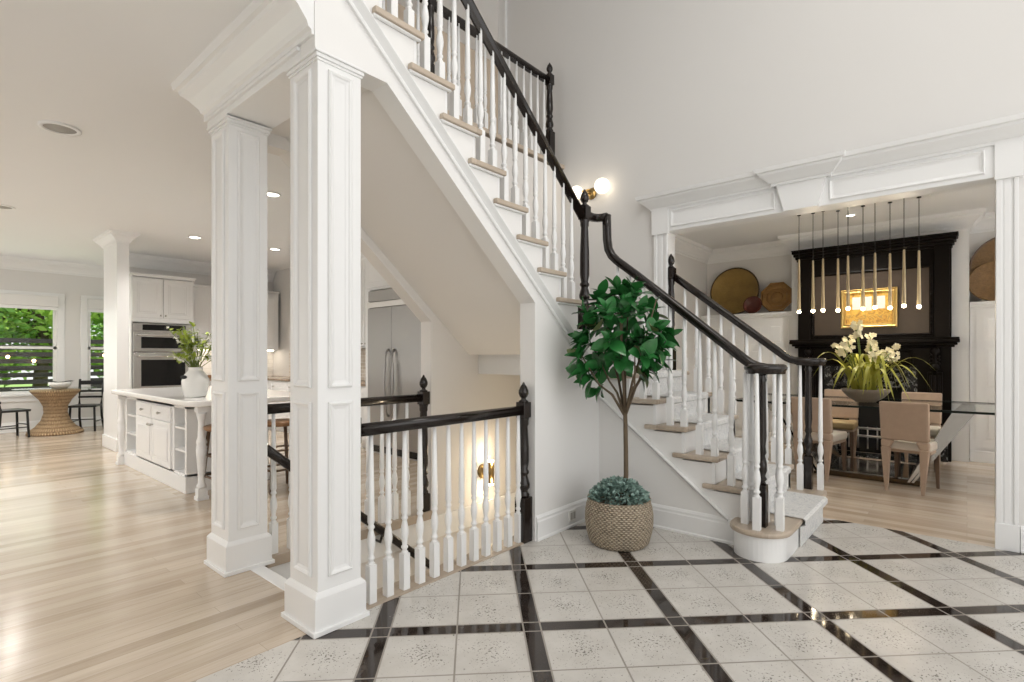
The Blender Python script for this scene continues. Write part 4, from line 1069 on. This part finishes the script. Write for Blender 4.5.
def garden_tree(x, y, h, r, n, mt, label, seed):
    t = thing('garden_tree', label, 'tree', (x, y, -.25), 'trees beyond the fence'); q = random.Random(seed)
    m_ = MB().tube([(x, y, -.25), (x+.1, y, h*.35), (x-.05, y, h*.6), (x, y, h*.85)], .13, 8, scales=[1.2, 1, .7, .3])
    for i in range(7):
        a = q.uniform(0, 6.28); z0 = h*q.uniform(.3, .6)
        m_.tube([(x, y, z0), (x+r*.4*math.cos(a), y+r*.4*math.sin(a), z0+h*.12), (x+r*.8*math.cos(a), y+r*.8*math.sin(a), z0+h*.2)], .05, 6, scales=[1, .7, .3])
    m_.build('trunk', M['bark'], t)
    lv = MB()
    cl = [(x+q.gauss(0, r*.45), y+q.gauss(0, r*.35), h*q.uniform(.22, .95), q.uniform(.3, .65)*r*.6) for _ in range(34)]
    for i in range(n):
        cx_, cy_, cz_, cr = q.choice(cl)
        d = Vector((q.gauss(0, 1), q.gauss(0, 1), q.gauss(0, 1))).normalized()
        p = Vector((cx_, cy_, cz_))+d*cr*q.uniform(.6, 1)
        s = q.uniform(.07, .13); u = Vector((q.gauss(0, 1), q.gauss(0, 1), q.gauss(0, .6))).normalized(); v = u.cross(d).normalized()
        lv.add([tuple(p-u*s), tuple(p+v*s*.55), tuple(p+u*s), tuple(p-v*s*.55)], [(0, 1, 2, 3)])
    lv.build('foliage', mt, t, recalc=False)
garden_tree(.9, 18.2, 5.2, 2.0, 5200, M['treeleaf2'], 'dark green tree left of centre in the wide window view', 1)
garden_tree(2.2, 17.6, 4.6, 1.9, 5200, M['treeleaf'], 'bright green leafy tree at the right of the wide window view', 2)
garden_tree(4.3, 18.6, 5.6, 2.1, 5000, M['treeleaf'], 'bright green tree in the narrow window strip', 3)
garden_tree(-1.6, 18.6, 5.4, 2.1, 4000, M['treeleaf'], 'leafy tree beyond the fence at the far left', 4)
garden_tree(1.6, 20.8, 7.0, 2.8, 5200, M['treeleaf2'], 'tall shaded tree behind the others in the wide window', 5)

# ------------------------------------------------------------------ dining room
fp = thing('fireplace', 'tall black carved wooden mantelpiece with overmantel on the dining room wall', 'fireplace', (8.1, .95, 0))
BX = 8.24; FX = 8.10; fy0, fy1 = .14, 1.77
mx = lambda x: (lambda u, v, h: (x-h, u, v))
mb = MB().box(FX, BX, fy0, fy1, 1.47, 2.62)
mb.ring(mx(FX), (fy0+.17, fy1-.17, 1.50, 2.36), [(0, 0), (0, .02), (.02, .025), (.035, .012)], False)
mb.build('overmantel', M['ebony'], fp)
MB().box(FX-.006, FX, fy0+.205, fy1-.205, 1.535, 2.325).build('panel', M['ebonypanel'], fp)['label'] = 'dark brown leathery panel of the overmantel'
c = MB()
for z0, z1, e in ((2.55, 2.58, .02), (2.58, 2.615, .045), (2.615, 2.65, .075), (2.65, 2.685, .10), (2.685, 2.70, .11)):
    c.box(FX-e, BX, fy0-e*.6, fy1+e*.6, z0, z1)
c.build('cornice', M['ebony'], fp, bevel=.008)
s = MB()
for z0, z1, e in ((1.36, 1.385, .06), (1.385, 1.415, .11), (1.415, 1.455, .155), (1.455, 1.475, .15)): s.box(FX-e, BX, fy0-e*.5, fy1+e*.5, z0, z1)
s.build('mantel_shelf', M['ebony'], fp, bevel=.008)
for yy in (fy0+.085, fy1-.085):
    p = MB().box(FX-.03, FX, yy-.07, yy+.07, 1.475, 2.58)
    p.build('pilaster', M['ebony'], fp, bevel=.006)
    b = MB(); z = 1.55; yb = yy+(.10 if yy < 1 else -.10)
    while z < 2.3: b.ball((FX-.02, yb, z), .013, 8, 6); z += .034
    b.build('bead_trim', M['ebony'], fp)
mb = MB().box(FX, BX, fy0, fy1, 1.12, 1.36).box(FX, BX, fy0, fy0+.32, 0, 1.12).box(FX, BX, fy1-.32, fy1, 0, 1.12)
mb.ring(mx(FX), (fy0+.36, fy1-.36, 1.15, 1.33), [(0, 0), (0, .012), (.02, .018), (.03, .006)], False)
mb.build('surround', M['ebony'], fp)
for yy in (fy0+.15, fy1-.15):
    k = MB(); 
    k.box(FX-.05, FX, yy-.09, yy+.09, .0, .18); k.box(FX-.035, FX, yy-.07, yy+.07, .18, 1.06)
    for dy in (-.04, 0, .04): k.tube([(FX-.035, yy+dy, .22), (FX-.035, yy+dy, 1.02)], .012, 6)
    k.build('pilaster', M['ebony'], fp, bevel=.004)
    q = MB(); q.sweep([(-.045, -.02), (.045, -.02), (.045, .02), (-.045, .02)], [(FX-.03, yy, 1.06), (FX-.07, yy, 1.12), (FX-.06, yy, 1.20), (FX-.085, yy, 1.28), (FX-.13, yy, 1.35)], smooth=True, up=(0, 1, 0))
    q.ball((FX-.09, yy, 1.12), .045, 12, 8).ball((FX-.10, yy, 1.31), .05, 12, 8)
    for dz in (1.16, 1.21, 1.25): q.ball((FX-.085, yy+.03, dz), .022, 8, 6).ball((FX-.085, yy-.03, dz), .022, 8, 6)
    q.build('corbel', M['ebony'], fp)
mb = MB().box(FX+.01, BX, fy0+.32, fy1-.32, .86, 1.12).box(FX+.01, BX, fy0+.32, fy0+.47, 0, .86).box(FX+.01, BX, fy1-.47, fy1-.32, 0, .86)
mb.build('marble_slip', M['blackmarble'], fp)
mb = MB()
for i in range(5):
    yc = fy0+.5+.165*i; mb.sweep([(.010*math.cos(2*PI*j/6), .010*math.sin(2*PI*j/6)) for j in range(6)], [(FX-.0, yc+.06*math.cos(a*PI/8), .99+.075*math.sin(a*PI/8)) for a in range(17)], up=(1, 0, 0))
b = MB(); y = fy0+.34
while y < fy1-.33: b.ball((FX-.004, y, 1.13), .012, 8, 6); y += .03
b.build('bead_trim', M['ebony'], fp)
mb.build('carved_scroll', M['ebony'], fp)
for yy in (fy0+.15, fy1-.15): MB().box(FX-.056, FX-.03, yy-.12, yy+.12, 0, .34).build('marble_plinth', M['blackmarble'], fp, bevel=.004)
MB().box(BX-.03, BX-.004, fy0+.47, fy1-.47, 0, .86).build('firebox', M['soot'], fp)
g = MB().tube([(FX+.03, fy0+.5, .32), (FX+.03, fy1-.5, .32)], .016, 8).tube([(FX+.03, fy0+.5, .22), (FX+.03, fy1-.5, .22)], .016, 8)
for i in range(7): g.tube([(FX+.03, fy0+.52+i*.103, .06), (FX+.03, fy0+.52+i*.103, .34)], .009, 6)
g.build('grate', M['nickel'], fp)
MB().box(7.75, FX, fy0+.2, fy1-.2, 0, .012).build('hearth', M['blackmarble'], fp)
# painting
pc = (FX-.035, .955, 1.865)
t = thing('painting', 'small gilt framed yellow painting on the black overmantel', 'painting', pc)
fr = MB().ring(mx(FX-.008), (.955-.30, .955+.30, 1.865-.25, 1.865+.25), [(0, 0), (0, .03), (.015, .042), (.03, .032), (.042, .036), (.055, .018), (.055, .012)], False)
fr.build('frame', M['goldleaf'], t)
MB().box(FX-.022, FX-.008, .955-.25, .955+.25, 1.865-.20, 1.865+.20).build('canvas', M['painting'], t)
# alcove cabinets
def alcove(y0, y1, label, cols):
    t = thing('alcove_cabinet', label, 'cabinet', (8.42, (y0+y1)/2, 0), 'alcove cabinets')
    MB().box(8.32, DX-.004, y0, y1, 0, 1.85).build('body', M['white'], t)
    MB().box(8.285, DX-.004, y0, y1, 1.85, 1.895).box(8.30, DX-.004, y0, y1, 1.82, 1.85).build('ledge', M['white'], t, bevel=.006)
    MB().box(8.30, 8.32, y0, y1, 0, .13).build('plinth', M['white'], t, bevel=.004)
    w = (y1-y0-.10)/cols
    for i in range(cols):
        a = y0+.05+i*w; m_ = MB().box(8.302, 8.32, a+.006, a+w-.006, .17, 1.79)
        fwid = w-.012; cw = (fwid-.21)/2
        for za, zb in ((.25, .78), (.86, 1.36), (1.43, 1.72)):
            for j in (0, 1):
                ya = a+.006+.07+j*(cw+.07)
                m_.ring(mx(8.3019), (ya, ya+cw, za, zb), [(0, .001), (.008, -.006), (.016, -.006), (.04, .003), (.045, .003)], True)
        m_.build('door', M['white'], t)
alcove(-1.5, -.025, 'white paneled alcove cabinet right of the fireplace', 2)
alcove(1.885, 3.195, 'white paneled alcove cabinet left of the fireplace behind the stair railing', 2)
# plates on ledges
def round_plate(name, label, cy, r, mt, rim, sides=48, lean=.10, x=None, group='plates on the alcove ledges', z0=1.895):
    x = x or 8.46; zc = z0+r*math.cos(lean)+.004
    t = thing(name, label, 'plate', (x, cy, z0), group)
    prof = [(0, 0), (r*.62, 0), (r*.66, .012), (r*.9, .016), (r*.93, .028), (r, .028), (r, .018), (r*.9, .004), (r*.6, -.012), (0, -.012)]
    m_ = MB().lathe(prof, 0, 0, sides, smooth=(sides > 12))
    if sides <= 12:
        for k in range(sides):
            a = 2*PI*(k+.5)/sides; m_.ball((r*.79*math.cos(a), r*.79*math.sin(a), .010), r*.11, 10, 6, sz=.3)
        m_.ball((0, 0, .0), r*.36, 16, 6, sz=.12)
    T = Matrix.Translation((x, cy, zc)) @ Matrix.Rotation(-(PI/2-lean), 4, 'Y') @ Matrix.Rotation(PI/8, 4, 'Z')
    m_.v = [tuple(T @ Vector(v)) for v in m_.v]
    m_.build('plate_body', mt, t)
    q = MB(); seg = 48 if sides > 12 else sides
    q.sweep([(.012*math.cos(2*PI*j/8), .012*math.sin(2*PI*j/8)) for j in range(8)], [(r*.985*math.cos(2*PI*k/seg), r*.985*math.sin(2*PI*k/seg), .024) for k in range(seg)], closed=True)
    q.v = [tuple(T @ Vector(v)) for v in q.v]
    q.build('rim', rim, t)
    return t
round_plate('decorative_plate', 'largest round brass tray leaning on the left alcove ledge', 2.735, .365, M['brassplate'], M['bronze'])
round_plate('decorative_plate', 'small dark red plate between the brass trays on the ledge', 2.44, .125, M['redplate'], M['redplate'], x=8.37, lean=.2)
round_plate('decorative_plate', 'octagonal embossed copper tray on the left alcove ledge', 2.115, .225, M['copperplate'], M['copperplate'], sides=8, x=8.40, lean=.15)
round_plate('woven_tray', 'tan oval woven tray in front on the right alcove ledge', -.245, .235, M['tan'], M['tan'], x=8.39, lean=.18)
round_plate('woven_tray', 'taller tan tray standing behind on the right alcove ledge', -.42, .40, M['tan'], M['chairleg'], x=8.47)

# table
tb = thing('dining_table', 'rectangular glass dining table on slanted polished bases', 'table', (6.82, .75, 0))
MB().box(6.17, 7.47, -.55, 2.0, .742, .757).build('glass_top', M['tableglass'], tb, bevel=.003)
e = MB().box(6.162, 6.17, -.558, 2.008, .738, .759).box(7.47, 7.478, -.558, 2.008, .738, .759).box(6.17, 7.47, -.558, -.55, .738, .759).box(6.17, 7.47, 2.0, 2.008, .738, .759)
e.build('glass_edge', M['glassedge'], tb)
for s, yb_, yt_ in ((1, .38, -.06), (-1, 1.20, 1.64)):
    m_ = MB().hexa([(6.25, yb_, .05), (7.38, yb_, .05), (7.38, yb_+.02, .05), (6.25, yb_+.02, .05)], [(6.25, yt_, .742), (7.38, yt_, .742), (7.38, yt_+.06, .742), (6.25, yt_+.06, .742)])
    m_.build('slanted_panel', M['mirror'], tb)
    m_ = MB().hexa([(6.24, yb_+s*.03, .05), (7.39, yb_+s*.03, .05), (7.39, yb_+.05*s, .05), (6.24, yb_+.05*s, .05)], [(6.24, yt_+s*.03, .742), (7.39, yt_+s*.03, .742), (7.39, yt_+.10*s, .742), (6.24, yt_+.16*s, .742)])
    m_.build('slanted_panel', M['mirror'], tb)
m_ = MB().box(6.36, 7.32, .34, 1.24, 0, .05)
m_.build('plinth', M['bronze'], tb, bevel=.006)
MB().box(6.42, 7.26, .40, 1.18, .05, .056).build('plinth_top', M['mirror'], tb)

def dining_chair():
    t = thing('dining_chair', '', 'chair', (0, 0, 0), 'upholstered dining chairs')
    # faces +x; origin on the floor below the middle of the back
    w = .187
    bk = MB()
    def sec(z, half, th, x): return [(x, -half, z), (x, half, z), (x+th, half, z), (x+th, -half, z)]
    bk.hexa(sec(.475, .181, .075, -.005), sec(.83, w, .055, -.045))
    for s in (-1, 1):   # the panel runs down beside the arch
        a0, a1 = (s*.181, s*.120)
        bk.hexa([(-.005, s*.181, .475), (-.005, s*.082, .475), (.07, s*.082, .475), (.07, s*.181, .475)], [(-.002, s*.180, .40), (-.002, s*.112, .40), (.066, s*.112, .40), (.066, s*.180, .40)])
    bk.build('backrest', M['taupe'], t, bevel=.016, local=True)
    MB().box(.10, .455, -.175, .175, .352, .385).build('seat_frame', M['taupe'], t, bevel=.008, local=True)
    MB().box(.055, .47, -.184, .184, .382, .462).build('seat', M['cushion'], t, bevel=.02, local=True)['label'] = 'pale upholstered seat'
    for s in (-1, 1):
        MB().hexa([(.0, s*.124, 0), (.0, s*.150, 0), (.026, s*.150, 0), (.026, s*.124, 0)], [(-.002, s*.112, .402), (-.002, s*.180, .402), (.066, s*.180, .402), (.066, s*.112, .402)]).build('leg', M['taupe'], t, bevel=.005, local=True)
        MB().hexa([(.43, s*.15, 0), (.43, s*.175, 0), (.455, s*.175, 0), (.455, s*.15, 0)], [(.40, s*.135, .36), (.40, s*.178, .36), (.46, s*.178, .36), (.46, s*.135, .36)]).build('leg', M['chairleg'], t, bevel=.004, local=True)
    return t
ch = dining_chair(); ch.location = (5.97, .435, 0); ch.rotation_euler[2] = math.radians(-9); ch['label'] = 'taupe dining chair nearest the right casing, its back to the foyer'
dup(ch, (6.05, 1.20, 0), math.radians(-9), 'taupe dining chair partly behind the stair railing, its back to the foyer')
far = dup(ch, (7.74, 1.20, 0), math.radians(182), 'tan dining chair with mustard seat across the table, left of the plant bowl')
for q_ in far.children:
    if q_.name.startswith('seat') and 'frame' not in q_.name:
        q_.material_slots[0].link = 'OBJECT'; q_.material_slots[0].material = M['mustard']; q_['label'] = 'mustard upholstered seat'
dup(ch, (7.72, .40, 0), math.radians(178), 'tan dining chair across the table right of the plant bowl')

# bowl of orchids
ox, oy = 6.80, .83
t = thing('orchid_bowl', 'wide stone bowl of cream orchids with arching leaves on the dining table', 'plant', (ox, oy, .757))
MB().lathe([(0, 0), (.09, 0), (.105, .01), (.165, .05), (.212, .105), (.228, .135), (.220, .14), (.20, .115), (.15, .09), (0, .085)], ox, oy, 40, .757).build('bowl_body', M['bowl'], t)
MB().lathe([(0, .135), (.10, .13), (.17, .112), (.195, .108), (.1, .08), (0, .08)], ox, oy, 24, .757).build('moss', M['soil'], t)
lv = MB(); q = random.Random(21)
def strap(m_, p, a, L, hgt, droop, W):
    pts = []; n = 9
    for i in range(n+1):
        u = i/n; pts.append(Vector((p.x+math.cos(a)*L*u, p.y+math.sin(a)*L*u, p.z+hgt*math.sin(u*PI*droop))))
    s_ = Vector((-math.sin(a), math.cos(a), 0)); vs = []; fs = []
    for i, c_ in enumerate(pts):
        w = W*(math.sin(PI*(.12+.88*i/n))**.6 if i < n else .03)
        vs += [tuple(c_-s_*w), tuple(c_-Vector((0, 0, w*.35))), tuple(c_+s_*w)]
    for i in range(n): a_ = i*3; fs += [(a_, a_+1, a_+4, a_+3), (a_+1, a_+2, a_+5, a_+4)]
    m_.add(vs, fs, True)
for i in range(44):
    a = q.uniform(0, 2*PI); strap(lv, Vector((ox+q.uniform(-.1, .1), oy+q.uniform(-.1, .1), .86)), a, q.uniform(.22, .54), q.uniform(.24, .44), q.uniform(.72, 1.08), q.uniform(.015, .024))
lv.build('leaves', M['orchidleaf'], t, recalc=False)
sm_ = MB(); pe = MB()
for i in range(11):
    off = (-.15, -.12, -.10, -.24, -.19, .06, .09, .02, .24, .32, .18)[i]; hh = (.66, .74, .80, .55, .56, .68, .60, .48, .54, .46, .50)[i]
    tip = Vector((ox, oy, .83))+right*off*1.1+fwd*q.uniform(-.1, .1)+Vector((0, 0, hh-.04))
    b0 = Vector((ox+q.uniform(-.05, .05), oy+q.uniform(-.05, .05), .85)); mid = b0.lerp(tip, .6)+Vector((0, 0, .06))
    sm_.tube([b0, mid, tip], .005, 6)
    for j in range(12):
        c_ = mid.lerp(tip, q.uniform(.5, 1.08))+Vector((q.uniform(-.045, .045), q.uniform(-.045, .045), q.uniform(-.035, .045)))
        ax = Vector((-.7+q.uniform(-.5, .5), -.5+q.uniform(-.5, .5), q.uniform(-.2, .5))).normalized()
        u = ax.cross(Vector((0, 0, 1))).normalized(); v = u.cross(ax)
        for k in range(5):
            aa = k*2*PI/5+q.uniform(-.2, .2); leaf_mesh(pe, c_, u*math.cos(aa)+v*math.sin(aa)+ax*.15, ax, .030, .013, .1, 0, 3)
sm_.build('flower_stem', M['stem'], t); pe.build('blossoms', M['petal'], t, recalc=False)

# pendant chandelier
pd = thing('pendant_chandelier', 'row of ten slim brass tube pendants hanging over the dining table', 'chandelier', (6.85, .93, 2.95))
MB().box(6.70, 7.02, .28, 1.58, 2.905, 2.95).build('canopy', M['white'], pd, bevel=.006)
for i, (px, tp, bt, dx) in enumerate([(799, 259.5, 313.4, 0), (813, 260.6, 312.6, .0), (823, 258.6, 312, -.03), (838, 258.6, 312, .08), (848, 255.7, 310.2, -.09), (863, 256.2, 310.5, .04), (875, 252.7, 309, -.09), (890, 253.3, 309.6, .07), (904, 249.5, 307.6, -.10), (919, 250.4, 308.4, .04)]):
    x = 6.86+dx; k = (px-512)/F
    y = x*(.6541-k*.7564)/(.7564+k*.6541)
    D = x*.7564+y*.6541; zb = 1.24+(HY-bt)/F*D; ztp = 1.24+(HY-tp)/F*D
    MB().tube([(x, y, 2.906), (x, y, ztp)], .004, 6).lathe([(0, 0), (.02, 0), (.02, -.012), (0, -.014)], x, y, 12, 2.906).build('cord', M['wire'], pd)
    s = MB().lathe([(0, 0), (.008, 0), (.010, -.01), (.019, -(ztp-zb)+.04), (.020, -(ztp-zb)+.035), (.0, -(ztp-zb)+.03)], x, y, 16, ztp).build('tube_shade', M['palebrass'], pd)
    MB().ball((x, y, zb+.018), .020, 12, 8).build('lamp', M['lampdot'], s)

# ------------------------------------------------------------------ lights
def light(kind, name, loc, energy, col=(1, 1, 1), size=.2, rot=None, spot=None, sy=None):
    l = bpy.data.lights.new(name, kind); l.energy = energy; l.color = col
    o = bpy.data.objects.new(name, l); COL.objects.link(o); o.location = loc
    if kind == 'AREA':
        l.size = size
        if sy: l.shape = 'RECTANGLE'; l.size_y = sy
    elif kind in ('POINT', 'SPOT'): l.shadow_soft_size = size
    if kind == 'SPOT': l.spot_size = math.radians(spot or 110); l.spot_blend = .8
    if kind == 'SUN': l.angle = math.radians(2)
    if rot: o.rotation_euler = rot
    return o
WARM = (1, .86, .68); WARMW = (1, .95, .89)
for i, (x, y, z, e) in enumerate(((2.604, 7.974, ZC, 40), (2.424, 5.286, ZC, 40), (3.687, 7.94, ZC, 40), (7.45, 1.06, 2.95, 40))):
    light('SPOT', 'downlight_and_fill_beam', (x, y, z-.03), e*2.0, WARMW, .05, spot=130)
for yy in (.5, .93, 1.36): light('POINT', 'pendant_glow', (6.86, yy, 1.66), 3.5, (1, .84, .62), .05)
light('POINT', 'sconce_glow', (XW-.16, 2.95, 2.93), .35, WARM, .06)
light('POINT', 'basement_sconce_glow', (3.41, 3.14, .36), 2., (1, .80, .55), .03)
light('POINT', 'basement_sconce_glow', (3.41, 3.14, .07), 2., (1, .80, .55), .03)
for x, y in ((-1.2, 3.8), (-1.2, 6.4), (-1.2, 9.2), (1.0, 10.2), (.6, 7.6)): light('SPOT', 'downlight_and_fill_beam', (x, y, ZC-.03), 75, WARMW, .08, spot=160)  # added fill spots without fittings, brighten the left room floor and ceiling
light('POINT', 'basement_hall_glow', (3.9, 2.8, -1.2), 12, (1, .84, .62), .1)
light('SUN', 'sun', (0, 0, 20), 6.5, (1, .96, .88), rot=(math.radians(17), 0, math.radians(10)))
light('AREA', 'dining_window_daylight', (6.65, -2.55, 1.5), 600, (.98, .99, 1), 2.4, rot=(math.radians(-90), 0, 0), sy=1.9)
light('AREA', 'left_room_fill', (-3.25, 4.3, 1.45), 5, (1, .99, .97), 2.1, rot=(0, math.radians(-90), 0), sy=1.8)  # this and the next two: fill lamps added at the unseen left openings
light('AREA', 'left_room_fill', (-3.25, 7.1, 1.45), 8, (1, .99, .97), 2.1, rot=(0, math.radians(-90), 0), sy=1.8)
light('AREA', 'left_room_fill', (-3.25, 10.0, 1.45), 12, (1, .99, .97), 2.1, rot=(0, math.radians(-90), 0), sy=1.8)
light('AREA', 'breakfast_window_daylight', (.4, WY-.1, 1.4), 10, (1, .99, .97), 2.5, rot=(math.radians(-90), 0, 0), sy=1.4)

light('AREA', 'front_window_daylight', (1.2, -3.15, 2.6), 50, (1, .99, .97), 5.5, rot=(math.radians(90), 0, 0), sy=4.6)
light('AREA', 'foyer_top_fill', (2.2, .2, 5.5), 30, (1, .96, .9), 1.2)  # unseen area lamp without a fitting, added to brighten the upper foyer
w = bpy.data.worlds.new('World'); sc.world = w; w.use_nodes = True
bg = w.node_tree.nodes['Background']; bg.inputs[0].default_value = (1, .99, .975, 1); bg.inputs[1].default_value = 1.0

# ------------------------------------------------------------------ camera and colour
cam = bpy.data.cameras.new('camera'); co = bpy.data.objects.new('camera', cam); COL.objects.link(co)
co.location = (0, 0, H); co.rotation_euler = (PI/2, 0, YAW-PI/2)
cam.sensor_width = 36.; cam.lens = F/1024*36.; cam.shift_y = (HY-341)/1024; cam.clip_start = .05; cam.clip_end = 200
sc.camera = co
sc.view_settings.view_transform = 'Standard'; sc.view_settings.look = 'None'; sc.view_settings.gamma = 1.; sc.view_settings.use_curve_mapping = False
sc.view_settings.exposure = .31
sc.cycles.max_bounces = 8; sc.cycles.diffuse_bounces = 5; sc.cycles.glossy_bounces = 4; sc.cycles.transparent_max_bounces = 12
sc.cycles.sample_clamp_indirect = 8.; sc.cycles.caustics_reflective = False; sc.cycles.caustics_refractive = False
sc.cycles.use_denoising = True
